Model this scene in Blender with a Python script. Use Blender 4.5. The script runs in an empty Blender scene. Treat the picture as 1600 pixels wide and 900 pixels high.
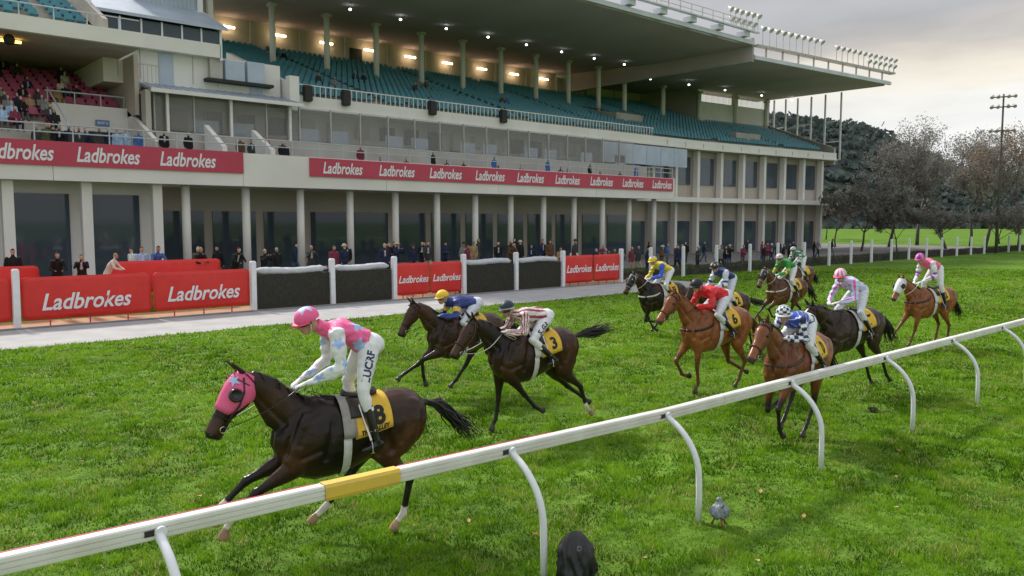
import bpy, bmesh, math, random
import numpy as np
from mathutils import Vector, Matrix, noise as mnoise

random.seed(7)
RNG = np.random.default_rng(11)
SC = bpy.context.scene
COL = SC.collection
R = math.radians

# ------------------------------------------------------------------ camera
# world: +X along the running rail (away, to the right), +Y across the track to the stand, +Z up
F_PX, CAM_H = 1250.0, 3.48
PITCH = math.atan(103 / F_PX)
TH = math.atan2(1396, F_PX)                     # rail direction, to the right of the view axis
cam_d = bpy.data.cameras.new('camera')
cam = bpy.data.objects.new('camera', cam_d)
COL.objects.link(cam)
cam_d.sensor_width = 36.0
cam_d.lens = F_PX / 1600 * 36.0
cam_d.clip_start = 0.1
cam_d.clip_end = 6000
cam.location = (0, 0, CAM_H)
VIEW = Vector((math.cos(TH) * math.cos(PITCH), math.sin(TH) * math.cos(PITCH), -math.sin(PITCH)))
cam.rotation_euler = VIEW.to_track_quat('-Z', 'Y').to_euler()
SC.camera = cam

# ------------------------------------------------------------------ sky, sun, exposure
SUN_EL, SUN_AZ = R(43), R(92)                  # azimuth measured from +X, counter-clockwise
SC.view_settings.view_transform = 'Standard'
SC.view_settings.look = 'None'
SC.view_settings.exposure = 0.32
SC.view_settings.gamma = 1
SC.view_settings.use_curve_mapping = False
SC.render.engine = 'CYCLES'

world = bpy.data.worlds.new('World')
SC.world = world
world.use_nodes = True
wt = world.node_tree
wt.nodes.clear()
WN = wt.nodes.new


def wl(a, b):
    wt.links.new(a, b)


w_out = WN('ShaderNodeOutputWorld')
w_bg = WN('ShaderNodeBackground')
w_sky = WN('ShaderNodeTexSky')
w_sky.sky_type = 'NISHITA'
w_sky.sun_disc = False
w_sky.sun_elevation = SUN_EL
w_sky.sun_rotation = R(90) - SUN_AZ
w_sky.dust_density = 2.0
w_tc = WN('ShaderNodeTexCoord')
w_sep = WN('ShaderNodeSeparateXYZ')
wl(w_tc.outputs['Generated'], w_sep.inputs[0])
# cloud deck: the view direction is carried to a flat layer so clouds stretch towards the horizon
w_mz = WN('ShaderNodeMath'); w_mz.operation = 'MAXIMUM'; w_mz.inputs[1].default_value = 0.05
wl(w_sep.outputs['Z'], w_mz.inputs[0])
w_dx = WN('ShaderNodeMath'); w_dx.operation = 'DIVIDE'
w_dy = WN('ShaderNodeMath'); w_dy.operation = 'DIVIDE'
wl(w_sep.outputs['X'], w_dx.inputs[0]); wl(w_mz.outputs[0], w_dx.inputs[1])
wl(w_sep.outputs['Y'], w_dy.inputs[0]); wl(w_mz.outputs[0], w_dy.inputs[1])
w_cmb = WN('ShaderNodeCombineXYZ')
wl(w_dx.outputs[0], w_cmb.inputs['X']); wl(w_dy.outputs[0], w_cmb.inputs['Y'])
w_n1 = WN('ShaderNodeTexNoise'); w_n1.inputs['Scale'].default_value = 0.55
w_n1.inputs['Detail'].default_value = 5; w_n1.inputs['Roughness'].default_value = 0.5
wl(w_cmb.outputs[0], w_n1.inputs['Vector'])
# the deck breaks off low over the horizon, with an uneven edge
w_e = WN('ShaderNodeMath'); w_e.operation = 'MULTIPLY_ADD'
w_e.inputs[1].default_value = 0.12; w_e.inputs[2].default_value = -0.06
wl(w_n1.outputs['Fac'], w_e.inputs[0])
w_el = WN('ShaderNodeMath'); w_el.operation = 'ADD'
wl(w_sep.outputs['Z'], w_el.inputs[0]); wl(w_e.outputs[0], w_el.inputs[1])
w_r = WN('ShaderNodeValToRGB')
cr = w_r.color_ramp
cr.elements[0].position = 0.0
cr.elements[0].color = (0.80, 0.82, 0.88, 1)
cr.elements[1].position = 1.0
cr.elements[1].color = (0.86, 0.88, 0.92, 1)
for p_, c_ in ((0.04, (0.86, 0.89, 0.95)), (0.08, (0.96, 0.97, 0.98)), (0.13, (1.02, 1.00, 0.95)), (0.168, (0.98, 0.90, 0.76)),
               (0.192, (0.70, 0.645, 0.585)), (0.222, (0.53, 0.525, 0.53)), (0.30, (0.52, 0.525, 0.55)),
               (0.45, (0.78, 0.80, 0.84))):
    e_ = cr.elements.new(p_)
    e_.color = (*c_, 1)
wl(w_el.outputs[0], w_r.inputs['Fac'])
# soft lumps in the deck
w_n2 = WN('ShaderNodeTexNoise'); w_n2.inputs['Scale'].default_value = 1.6
w_n2.inputs['Detail'].default_value = 6; w_n2.inputs['Roughness'].default_value = 0.55
w_map = WN('ShaderNodeMapping'); w_map.inputs['Scale'].default_value = (1.0, 1.0, 4.5)
wl(w_tc.outputs['Generated'], w_map.inputs['Vector']); wl(w_map.outputs[0], w_n2.inputs['Vector'])
w_lr = WN('ShaderNodeMapRange')
w_lr.inputs['From Min'].default_value = 0.3; w_lr.inputs['From Max'].default_value = 0.7
w_lr.inputs['To Min'].default_value = 0.74; w_lr.inputs['To Max'].default_value = 1.20
wl(w_n2.outputs['Fac'], w_lr.inputs['Value'])
w_mul = WN('ShaderNodeVectorMath'); w_mul.operation = 'SCALE'
wl(w_r.outputs['Color'], w_mul.inputs[0]); wl(w_lr.outputs[0], w_mul.inputs['Scale'])
# clear sky shines through a little
w_sm = WN('ShaderNodeVectorMath'); w_sm.operation = 'SCALE'; w_sm.inputs['Scale'].default_value = 0.1
wl(w_sky.outputs[0], w_sm.inputs[0])
w_mx = WN('ShaderNodeMix'); w_mx.data_type = 'RGBA'; w_mx.inputs[0].default_value = 0.90
wl(w_sm.outputs[0], w_mx.inputs[6]); wl(w_mul.outputs[0], w_mx.inputs[7])
wl(w_mx.outputs[2], w_bg.inputs['Color'])
w_bg.inputs['Strength'].default_value = 0.92
wl(w_bg.outputs[0], w_out.inputs['Surface'])

sun_d = bpy.data.lights.new('sun', 'SUN')
sun_d.energy = 3.4
sun_d.angle = R(7)
sun_d.color = (1.0, 0.95, 0.88)
sun = bpy.data.objects.new('sun', sun_d)
COL.objects.link(sun)
sdir = Vector((math.cos(SUN_AZ) * math.cos(SUN_EL), math.sin(SUN_AZ) * math.cos(SUN_EL), math.sin(SUN_EL)))
sun.rotation_euler = sdir.to_track_quat('Z', 'Y').to_euler()
sun.location = (0, 0, 60)


# ------------------------------------------------------------------ helpers: tags, materials, meshes
def tag(o, label=None, cat=None, group=None, kind=None):
    if label: o['label'] = label
    if cat: o['category'] = cat
    if group: o['group'] = group
    if kind: o['kind'] = kind
    return o


def empty(name, loc=(0, 0, 0), rz=0.0, label=None, cat=None, group=None):
    o = bpy.data.objects.new(name, None)
    o.empty_display_size = 0.2
    COL.objects.link(o)
    o.location = loc
    o.rotation_euler = (0, 0, rz)
    return tag(o, label, cat, group)


def link(name, me, mat=None, parent=None, smooth=False):
    o = bpy.data.objects.new(name, me)
    COL.objects.link(o)
    if mat is not None and not me.materials:
        me.materials.append(mat)
    if parent is not None:
        o.parent = parent
    if smooth:
        me.polygons.foreach_set('use_smooth', np.ones(len(me.polygons), bool))
    return o


def material(name, color, rough=0.6, noise=0.0, scale=5.0, bump=0.0, bscale=40.0, metal=0.0, spec=0.5,
             color2=None, emit=None, alpha=None, trans=0.0, detail=4, stretch=None):
    m = bpy.data.materials.new(name)
    m.use_nodes = True
    nt = m.node_tree
    b = nt.nodes['Principled BSDF']
    b.inputs['Roughness'].default_value = rough
    b.inputs['Metallic'].default_value = metal
    b.inputs['Specular IOR Level'].default_value = spec
    b.inputs['Base Color'].default_value = (*color, 1)
    if trans:
        b.inputs['Transmission Weight'].default_value = trans
    tc = nt.nodes.new('ShaderNodeTexCoord')
    vec = tc.outputs['Object']
    if stretch:
        mp = nt.nodes.new('ShaderNodeMapping')
        mp.inputs['Scale'].default_value = stretch
        nt.links.new(vec, mp.inputs['Vector'])
        vec = mp.outputs[0]
    if noise or color2:
        n = nt.nodes.new('ShaderNodeTexNoise')
        n.inputs['Scale'].default_value = scale
        n.inputs['Detail'].default_value = detail
        nt.links.new(vec, n.inputs['Vector'])
        r = nt.nodes.new('ShaderNodeValToRGB')
        c2 = color2 or tuple(max(0, c * (1 - noise)) for c in color)
        r.color_ramp.elements[0].color = (*c2, 1)
        r.color_ramp.elements[0].position = 0.32
        r.color_ramp.elements[1].color = (*color, 1)
        r.color_ramp.elements[1].position = 0.68
        nt.links.new(n.outputs['Fac'], r.inputs['Fac'])
        nt.links.new(r.outputs['Color'], b.inputs['Base Color'])
    if bump:
        n2 = nt.nodes.new('ShaderNodeTexNoise')
        n2.inputs['Scale'].default_value = bscale
        n2.inputs['Detail'].default_value = 5
        nt.links.new(vec, n2.inputs['Vector'])
        bp = nt.nodes.new('ShaderNodeBump')
        bp.inputs['Strength'].default_value = bump
        bp.inputs['Distance'].default_value = 0.02
        nt.links.new(n2.outputs['Fac'], bp.inputs['Height'])
        nt.links.new(bp.outputs[0], b.inputs['Normal'])
    if emit:
        b.inputs['Emission Color'].default_value = (*emit[0], 1)
        b.inputs['Emission Strength'].default_value = emit[1]
    if alpha is not None:
        b.inputs['Alpha'].default_value = alpha
    return m


def vcol_material(name, rough=0.6, spec=0.4, nscale=30.0, namp=0.18, bump=0.0, bscale=60.0, sheen=0.0, trans=0.0):
    """base colour from the mesh's own colour attribute, broken up by fine noise"""
    m = bpy.data.materials.new(name)
    m.use_nodes = True
    nt = m.node_tree
    b = nt.nodes['Principled BSDF']
    b.inputs['Roughness'].default_value = rough
    b.inputs['Specular IOR Level'].default_value = spec
    if sheen:
        b.inputs['Sheen Weight'].default_value = sheen
    at = nt.nodes.new('ShaderNodeAttribute')
    at.attribute_name = 'Col'
    tc = nt.nodes.new('ShaderNodeTexCoord')
    n = nt.nodes.new('ShaderNodeTexNoise')
    n.inputs['Scale'].default_value = nscale
    n.inputs['Detail'].default_value = 4
    nt.links.new(tc.outputs['Object'], n.inputs['Vector'])
    mr = nt.nodes.new('ShaderNodeMapRange')
    mr.inputs['From Min'].default_value = 0.3
    mr.inputs['From Max'].default_value = 0.7
    mr.inputs['To Min'].default_value = 1 - namp
    mr.inputs['To Max'].default_value = 1 + namp
    nt.links.new(n.outputs['Fac'], mr.inputs['Value'])
    vm = nt.nodes.new('ShaderNodeVectorMath')
    vm.operation = 'SCALE'
    nt.links.new(at.outputs['Color'], vm.inputs[0])
    nt.links.new(mr.outputs[0], vm.inputs['Scale'])
    nt.links.new(vm.outputs[0], b.inputs['Base Color'])
    if bump:
        n2 = nt.nodes.new('ShaderNodeTexNoise')
        n2.inputs['Scale'].default_value = bscale
        n2.inputs['Detail'].default_value = 4
        nt.links.new(tc.outputs['Object'], n2.inputs['Vector'])
        bp = nt.nodes.new('ShaderNodeBump')
        bp.inputs['Strength'].default_value = bump
        bp.inputs['Distance'].default_value = 0.015
        nt.links.new(n2.outputs['Fac'], bp.inputs['Height'])
        nt.links.new(bp.outputs[0], b.inputs['Normal'])
    if trans:
        out = nt.nodes['Material Output']
        tr = nt.nodes.new('ShaderNodeBsdfTranslucent')
        nt.links.new(vm.outputs[0], tr.inputs['Color'])
        mx = nt.nodes.new('ShaderNodeMixShader')
        mx.inputs[0].default_value = trans
        nt.links.new(b.outputs[0], mx.inputs[1])
        nt.links.new(tr.outputs[0], mx.inputs[2])
        nt.links.new(mx.outputs[0], out.inputs['Surface'])
    return m


def set_col(me, cols):
    at = me.color_attributes.new('Col', 'FLOAT_COLOR', 'POINT')
    c = np.ones((len(me.vertices), 4), np.float32)
    c[:, :3] = cols
    at.data.foreach_set('color', c.ravel())


def verts_of(me):
    a = np.empty(len(me.vertices) * 3, np.float64)
    me.vertices.foreach_get('co', a)
    return a.reshape(-1, 3)


from mathutils.bvhtree import BVHTree


def bvh_of(me):
    return BVHTree.FromPolygons([v.co[:] for v in me.vertices], [p.vertices[:] for p in me.polygons])


class MB:
    """collects verts and faces of one mesh"""

    def __init__(self):
        self.v, self.f = [], []

    def add(self, vs, fs):
        o = len(self.v)
        self.v += [tuple(map(float, p)) for p in vs]
        self.f += [tuple(i + o for i in q) for q in fs]
        return self

    def box(self, x0, x1, y0, y1, z0, z1, M=None):
        vs = [Vector(p) for p in ((x0, y0, z0), (x1, y0, z0), (x1, y1, z0), (x0, y1, z0),
                                  (x0, y0, z1), (x1, y0, z1), (x1, y1, z1), (x0, y1, z1))]
        if M is not None:
            vs = [M @ p for p in vs]
        return self.add(vs, [(0, 3, 2, 1), (4, 5, 6, 7), (0, 1, 5, 4), (1, 2, 6, 5), (2, 3, 7, 6), (3, 0, 4, 7)])

    def prism(self, poly, h0, h1, axis='x'):
        """polygon extruded along an axis; poly holds the two other coordinates in order"""
        n = len(poly)

        def p(a, b, h):
            return {'x': (h, a, b), 'y': (a, h, b), 'z': (a, b, h)}[axis]
        vs = [p(a, b, h0) for a, b in poly] + [p(a, b, h1) for a, b in poly]
        fs = [tuple(range(n))[::-1], tuple(range(n, 2 * n))]
        fs += [(i, (i + 1) % n, n + (i + 1) % n, n + i) for i in range(n)]
        return self.add(vs, fs)

    def tube(self, pts, rad, n=8, ref=(0, 1, 0), cap=True):
        """pts with radius r or (r along ref, r across); elliptical rings"""
        P = [Vector(p) for p in pts]
        m = len(P)
        o = len(self.v)
        ref = Vector(ref)
        for i in range(m):
            t = (P[min(i + 1, m - 1)] - P[max(i - 1, 0)])
            t = t.normalized() if t.length > 1e-9 else Vector((0, 0, 1))
            a = ref - t * ref.dot(t)
            if a.length < 1e-3:
                a = Vector((1, 0, 0)) - t * t.x
                if a.length < 1e-3:
                    a = Vector((0, 0, 1)) - t * t.z
            a.normalize()
            b = t.cross(a)
            r = rad[i] if isinstance(rad, (list, tuple)) else rad
            ra, rb = r if isinstance(r, (list, tuple)) else (r, r)
            for k in range(n):
                w = 2 * math.pi * k / n
                q = P[i] + a * (ra * math.cos(w)) + b * (rb * math.sin(w))
                self.v.append((q.x, q.y, q.z))
        for i in range(m - 1):
            for k in range(n):
                k2 = (k + 1) % n
                self.f.append((o + i * n + k, o + i * n + k2, o + (i + 1) * n + k2, o + (i + 1) * n + k))
        if cap:
            self.f.append(tuple(o + k for k in range(n))[::-1])
            self.f.append(tuple(o + (m - 1) * n + k for k in range(n)))
        return self

    def ball(self, c, r, nu=10, nv=7, M=None):
        o = len(self.v)
        rx, ry, rz = r if isinstance(r, (list, tuple)) else (r, r, r)
        c = Vector(c)
        for j in range(1, nv):
            ph = math.pi * j / nv
            for k in range(nu):
                w = 2 * math.pi * k / nu
                q = Vector((rx * math.sin(ph) * math.cos(w), ry * math.sin(ph) * math.sin(w), rz * math.cos(ph)))
                if M is not None:
                    q = M @ q
                self.v.append(tuple(c + q))
        top, bot = Vector((0, 0, rz)), Vector((0, 0, -rz))
        if M is not None:
            top, bot = M @ top, M @ bot
        self.v.append(tuple(c + top)); self.v.append(tuple(c + bot))
        t, b = len(self.v) - 2, len(self.v) - 1
        for j in range(nv - 2):
            for k in range(nu):
                k2 = (k + 1) % nu
                self.f.append((o + j * nu + k, o + (j + 1) * nu + k, o + (j + 1) * nu + k2, o + j * nu + k2))
        for k in range(nu):
            k2 = (k + 1) % nu
            self.f.append((o + k, o + k2, t))
            self.f.append((o + (nv - 2) * nu + k2, o + (nv - 2) * nu + k, b))
        return self

    def mesh(self, name='mesh'):
        me = bpy.data.meshes.new(name)
        me.from_pydata(self.v, [], self.f)
        me.update()
        return me

    def build(self, name, mat, parent=None, smooth=False):
        return link(name, self.mesh(name), mat, parent, smooth)


def remeshed(mb, voxel, smooth_it=4, factor=0.5, name='mesh'):
    """one continuous surface grown over overlapping closed shapes"""
    me = mb.mesh(name + '_src')
    o = bpy.data.objects.new('tmp', me)
    COL.objects.link(o)
    md = o.modifiers.new('r', 'REMESH')
    md.mode = 'VOXEL'
    md.voxel_size = voxel
    if smooth_it:
        ms = o.modifiers.new('s', 'SMOOTH')
        ms.factor = factor
        ms.iterations = smooth_it
    dg = bpy.context.evaluated_depsgraph_get()
    out = bpy.data.meshes.new_from_object(o.evaluated_get(dg))
    out.name = name
    bpy.data.objects.remove(o)
    bpy.data.meshes.remove(me)
    out.polygons.foreach_set('use_smooth', np.ones(len(out.polygons), bool))
    return out


def text_mesh(s, size=1.0, shear=0.0, bold=0.0, depth=0.0, align='CENTER', spacing=1.0):
    cu = bpy.data.curves.new('txt', 'FONT')
    cu.body = s
    cu.size = size
    cu.shear = shear
    cu.offset = bold
    cu.extrude = depth
    cu.space_character = spacing
    cu.align_x = align
    cu.align_y = 'CENTER'
    cu.resolution_u = 3
    o = bpy.data.objects.new('txt', cu)
    COL.objects.link(o)
    dg = bpy.context.evaluated_depsgraph_get()
    me = bpy.data.meshes.new_from_object(o.evaluated_get(dg))
    bpy.data.objects.remove(o)
    bpy.data.curves.remove(cu)
    return me


def vnoise(x, y, s, seed=0.0):
    """smooth 2-d value noise on numpy arrays, 0..1"""
    x = np.asarray(x) * s + seed * 17.3
    y = np.asarray(y) * s + seed * 9.1
    xi, yi = np.floor(x), np.floor(y)
    fx, fy = x - xi, y - yi
    fx = fx * fx * (3 - 2 * fx)
    fy = fy * fy * (3 - 2 * fy)

    def h(a, b):
        v = np.sin(a * 127.1 + b * 311.7 + seed) * 43758.5453
        return v - np.floor(v)
    return (h(xi, yi) * (1 - fx) + h(xi + 1, yi) * fx) * (1 - fy) + (h(xi, yi + 1) * (1 - fx) + h(xi + 1, yi + 1) * fx) * fy


MAT = {}
MAT['white_paint'] = material('white_paint', (0.78, 0.77, 0.75), 0.45, color2=(0.66, 0.64, 0.60), scale=3)
MAT['white_post'] = material('white_post', (0.78, 0.80, 0.84), 0.4, noise=0.1, scale=4)
MAT['dark_gap'] = material('dark_gap', (0.03, 0.028, 0.025), 0.7, noise=0.4)
MAT['rust'] = material('rust', (0.16, 0.07, 0.03), 0.8, noise=0.5, scale=30)
MAT['yellow_pad'] = material('yellow_pad', (0.80, 0.52, 0.06), 0.5, color2=(0.66, 0.46, 0.10), scale=6)
MAT['red_line'] = material('red_line', (0.55, 0.03, 0.07), 0.5, noise=0.2)
MAT['black_plastic'] = material('black_plastic', (0.012, 0.013, 0.015), 0.42, bump=0.3, bscale=25)
# ------------------------------------------------------------------ ground, path, lawn, turf
def ground_material():
    m = bpy.data.materials.new('turf_soil')
    m.use_nodes = True
    nt = m.node_tree
    b = nt.nodes['Principled BSDF']
    b.inputs['Roughness'].default_value = 0.9
    b.inputs['Specular IOR Level'].default_value = 0.1
    g = nt.nodes.new('ShaderNodeNewGeometry')
    n1 = nt.nodes.new('ShaderNodeTexNoise'); n1.inputs['Scale'].default_value = 2.6; n1.inputs['Detail'].default_value = 8
    n1.inputs['Roughness'].default_value = 0.68
    nt.links.new(g.outputs['Position'], n1.inputs['Vector'])
    r1 = nt.nodes.new('ShaderNodeValToRGB')
    e = r1.color_ramp.elements
    e[0].position, e[0].color = 0.30, (0.036, 0.080, 0.009, 1)
    e[1].position, e[1].color = 0.72, (0.17, 0.28, 0.038, 1)
    q = e.new(0.5); q.color = (0.095, 0.19, 0.017, 1)
    nt.links.new(n1.outputs['Fac'], r1.inputs['Fac'])
    n2 = nt.nodes.new('ShaderNodeTexNoise'); n2.inputs['Scale'].default_value = 0.22; n2.inputs['Detail'].default_value = 3
    nt.links.new(g.outputs['Position'], n2.inputs['Vector'])
    mr = nt.nodes.new('ShaderNodeMapRange')
    mr.inputs['From Min'].default_value = 0.35; mr.inputs['From Max'].default_value = 0.65
    mr.inputs['To Min'].default_value = 0.78; mr.inputs['To Max'].default_value = 1.2
    nt.links.new(n2.outputs['Fac'], mr.inputs['Value'])
    vm = nt.nodes.new('ShaderNodeVectorMath'); vm.operation = 'SCALE'
    nt.links.new(r1.outputs['Color'], vm.inputs[0]); nt.links.new(mr.outputs[0], vm.inputs['Scale'])
    nt.links.new(vm.outputs[0], b.inputs['Base Color'])
    n3 = nt.nodes.new('ShaderNodeTexNoise'); n3.inputs['Scale'].default_value = 14; n3.inputs['Detail'].default_value = 6
    nt.links.new(g.outputs['Position'], n3.inputs['Vector'])
    bp = nt.nodes.new('ShaderNodeBump'); bp.inputs['Strength'].default_value = 0.8; bp.inputs['Distance'].default_value = 0.06
    nt.links.new(n3.outputs['Fac'], bp.inputs['Height']); nt.links.new(bp.outputs[0], b.inputs['Normal'])
    return m


MAT['turf_soil'] = ground_material()
MAT['path'] = material('path', (0.40, 0.395, 0.39), 0.85, color2=(0.31, 0.31, 0.315), scale=1.2, bump=0.25, bscale=30, detail=8)
MAT['kerb'] = material('kerb', (0.24, 0.26, 0.28), 0.85, noise=0.3, scale=2, bump=0.3)
MAT['dirt'] = material('dirt', (0.46, 0.27, 0.15), 0.95, color2=(0.36, 0.23, 0.13), scale=2.2, bump=0.5, detail=8)
MAT['apron'] = material('apron', (0.20, 0.19, 0.18), 0.9, noise=0.3, scale=0.8, bump=0.2)

g = MB()
g.add([(-3000, -3000, 0), (3000, -3000, 0), (3000, 3000, 0), (-3000, 3000, 0)], [(0, 1, 2, 3)])
tag(g.build('ground', MAT['turf_soil']), kind='structure')
Y_FENCE = 30.3


def edge_line(x):       # the turf edge wanders a little
    return 25.35 + 0.10 * math.sin(x * 0.7) + 0.06 * math.sin(x * 2.3 + 1)


pm = MB()
xs = np.arange(-40, 39.01, 0.5)
n = len(xs)
pm.add([(x, edge_line(x), 0.006) for x in xs] + [(x, 29.75, 0.006) for x in xs],
       [(i, i + 1, n + i + 1, n + i) for i in range(n - 1)])
tag(pm.build('path', MAT['path']), kind='structure')
km = MB().box(-40, 38.6, 29.75, 29.95, -0.05, 0.05)
tag(km.build('kerb', MAT['kerb']), kind='structure')
dm = MB()
dm.add([(-40, 29.95, 0.010), (38.6, 29.95, 0.010), (38.6, 32.6, 0.010), (-40, 32.6, 0.010)], [(0, 1, 2, 3)])
tag(dm.build('dirt_strip', MAT['dirt']), kind='structure')
bank = MB()
bank.add([(-40, 32.2, 0), (36.6, 32.2, 0), (39.0, 32.6, 0), (-40, 32.5, .62), (35.6, 32.5, .62), (-40, 39.2, .62), (35.6, 39.2, .62), (-40, 40.4, 0), (37, 40.4, 0)],
         [(0, 1, 4, 3), (1, 2, 4), (3, 4, 6, 5), (2, 8, 6, 4), (5, 6, 8, 7)])
tag(bank.build('viewing_bank', MAT['turf_soil']), kind='structure')
am = MB()
am.add([(-40, 40.5, 0.012), (125, 37.5, 0.012), (125, 90, 0.012), (-40, 90, 0.012)], [(0, 1, 2, 3)])
tag(am.build('stand_apron', MAT['apron']), kind='structure')


def in_view(x, y, margin=0.16, z=0.0):
    """ground points that the camera (and a camera a step aside) can see"""
    dx, dy, dz = x, y, z - CAM_H
    fx, fy, fz = VIEW
    rt = np.array([math.sin(TH), -math.cos(TH), 0.0])
    up = np.array([math.cos(TH) * math.sin(PITCH), math.sin(TH) * math.sin(PITCH), math.cos(PITCH)])
    d = dx * fx + dy * fy + dz * fz
    sx = (dx * rt[0] + dy * rt[1]) / np.maximum(d, 0.1)
    sy = (dx * up[0] + dy * up[1] + dz * up[2]) / np.maximum(d, 0.1)
    return (d > 1) & (np.abs(sx) < 0.64 * (1 + margin)) & (np.abs(sy) < 0.36 * (1 + margin) + 0.03), d


def grass_field():
    V, C = [], []
    # bands of distance: blades get sparser and broader
    for d0, d1, dens, hw, hh in ((4, 10.5, 2400, 0.0057, 0.058), (10.5, 15, 1600, 0.0077, 0.060), (15, 22, 800, 0.011, 0.064),
                                 (22, 34, 330, 0.017, 0.066), (34, 60, 110, 0.028, 0.072)):
        x0, x1, y0, y1 = -18, 66, -4, 31
        # sample only the part of the box inside the band
        tot = int((x1 - x0) * (y1 - y0) * dens)
        step = 3000000
        for s in range(0, tot, step):
            k = min(step, tot - s)
            x = RNG.uniform(x0, x1, k).astype(np.float32)
            y = RNG.uniform(y0, y1, k).astype(np.float32)
            dd = x * math.cos(TH) + y * math.sin(TH)
            ok = (dd > d0) & (dd < d1)
            x, y = x[ok], y[ok]
            ok, _ = in_view(x, y, .42)
            x, y = x[ok], y[ok]
            lim = np.where(x < 38.8, 25.4 + 0.1 * np.sin(x * 0.7) + 0.06 * np.sin(x * 2.3 + 1) + RNG.normal(0, 0.05, len(x)), 31.0)
            ok = y < lim
            x, y = x[ok], y[ok]
            n = len(x)
            tuft = np.clip((0.6 * vnoise(x, y, 4.6, 1) + 0.4 * vnoise(x, y, 10.0, 2) - 0.5) * 1.7 + 0.5, 0, 1)
            big = vnoise(x, y, 0.55, 3)
            keep = RNG.random(n) < (0.22 + 1.0 * tuft)
            x, y, tuft, big = x[keep], y[keep], tuft[keep], big[keep]
            n = len(x)
            worn = np.clip((vnoise(x, y, 0.9, 12) * .6 + vnoise(x, y, 2.3, 13) * .4 - .60) * 5, 0, 1)
            h = hh * (0.30 + 1.15 * tuft) * (1 - .55 * worn) * RNG.uniform(0.6, 1.25, n)
            w = hw * RNG.uniform(0.7, 1.4, n)
            a = RNG.uniform(0, 2 * np.pi, n)
            ln = RNG.uniform(0.15, 0.8, n) * h
            la = RNG.uniform(0, 2 * np.pi, n)
            dx, dy = np.cos(a) * w, np.sin(a) * w
            tri = np.empty((n, 3, 3), np.float32)
            tri[:, 0] = np.stack([x - dx, y - dy, np.zeros(n)], 1)
            tri[:, 1] = np.stack([x + dx, y + dy, np.zeros(n)], 1)
            tri[:, 2] = np.stack([x + np.cos(la) * ln, y + np.sin(la) * ln, h], 1)
            base = np.array([0.100, 0.240, 0.005])
            lite = np.array([0.235, 0.415, 0.022])
            dark = np.array([0.026, 0.074, 0.004])
            straw = np.array([0.54, 0.52, 0.20])
            mid = vnoise(x, y, 2.6, 8)
            t = np.clip(0.5 + 1.15 * (tuft - .5) + 0.75 * (mid - .5) + RNG.normal(0, 0.16, n) + 0.6 * (big - 0.5), 0, 1)[:, None]  # random turf tone, plus shading painted darker between the tufts
            c = np.where(t < 0.5, dark + (base - dark) * t * 2, base + (lite - base) * (t * 2 - 1))
            c = c * (1 - .25 * worn[:, None]) + np.array([0.20, 0.22, 0.07]) * (.25 * worn[:, None])
            dead = RNG.random(n) < (0.05 + 0.22 * (vnoise(x, y, 2.2, 5) > 0.62))
            c[dead] = straw * RNG.uniform(0.5, 1.1, (dead.sum(), 1))
            V.append(tri)
            C.append(np.repeat(c, 3, 0))
    V = np.concatenate(V)
    C = np.concatenate(C)
    nt_ = len(V)
    me = bpy.data.meshes.new('turf_grass')
    me.vertices.add(nt_ * 3)
    me.vertices.foreach_set('co', V.ravel())
    me.loops.add(nt_ * 3)
    me.loops.foreach_set('vertex_index', np.arange(nt_ * 3, dtype=np.int32))
    me.polygons.add(nt_)
    me.polygons.foreach_set('loop_start', np.arange(0, nt_ * 3, 3, dtype=np.int32))
    me.polygons.foreach_set('loop_total', np.full(nt_, 3, np.int32))
    me.update()
    set_col(me, C)
    print('grass blades', nt_)
    return me


MAT['grass'] = vcol_material('grass', 0.85, 0.03, 3.0, 0.10, trans=0.40)
tag(link('turf_grass', grass_field(), MAT['grass']), 'short green racing turf with tufts and straw bits', 'grass', kind='stuff')

# fallen leaves and thrown divots
MAT['leaf'] = material('dead_leaf', (0.42, 0.22, 0.09), 0.8, color2=(0.55, 0.34, 0.14), scale=9)
MAT['clod'] = material('clod', (0.06, 0.045, 0.025), 0.95, color2=(0.05, 0.075, 0.02), scale=30, bump=0.8)
leaf_spots = [(5.9, 6.2), (6.3, 5.0), (7.1, 4.2), (9.0, 5.3), (8.6, 4.5), (10.9, 4.4), (12.2, 4.9), (5.6, 7.0), (3.6, 9.9), (2.9, 12.5),
              (4.4, 20.2), (7.4, 17.0), (2.2, 6.9), (3.1, 6.7), (15.9, 6.1), (9.7, 3.9), (6.5, 3.6), (13.4, 7.6), (1.4, 15.0), (12.4, 18.5)]
lm = MB()
for k, (x, y) in enumerate(leaf_spots):
    a = random.uniform(0, 6.28); s = random.uniform(0.035, 0.06); z = 0.055
    pts = [(-1, 0, 0), (-.4, .5, .35), (.3, .6, .15), (1, .1, .5), (.3, -.5, .3), (-.5, -.45, .1), (0, 0, -.1)]
    vs = [(x + s * (p * math.cos(a) - q * math.sin(a)), y + s * (p * math.sin(a) + q * math.cos(a)), z + s * r) for p, q, r in pts]
    lm.add(vs, [(6, 0, 1), (6, 1, 2), (6, 2, 3), (6, 3, 4), (6, 4, 5), (6, 5, 0)])
tag(lm.build('fallen_leaves', MAT['leaf']), 'curled brown leaves scattered on the turf', 'leaves', kind='stuff')


def clod(x, y, r, z, label):
    mb = MB().ball((0, 0, 0), (r, r * 0.8, r * 0.55), 22, 14)
    for i, p in enumerate(mb.v):
        nz = 1 + 0.9 * mnoise.noise(Vector(p) * (4.0 / r)) + 0.4 * mnoise.noise(Vector(p) * (9.0 / r))
        mb.v[i] = (p[0] * nz, p[1] * nz, p[2] * nz)
    o = mb.build('turf_clod', MAT['clod'], smooth=False)
    o.location = (x, y, z)
    return tag(o, label, 'clod', 'clods kicked up by the hooves')


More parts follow.
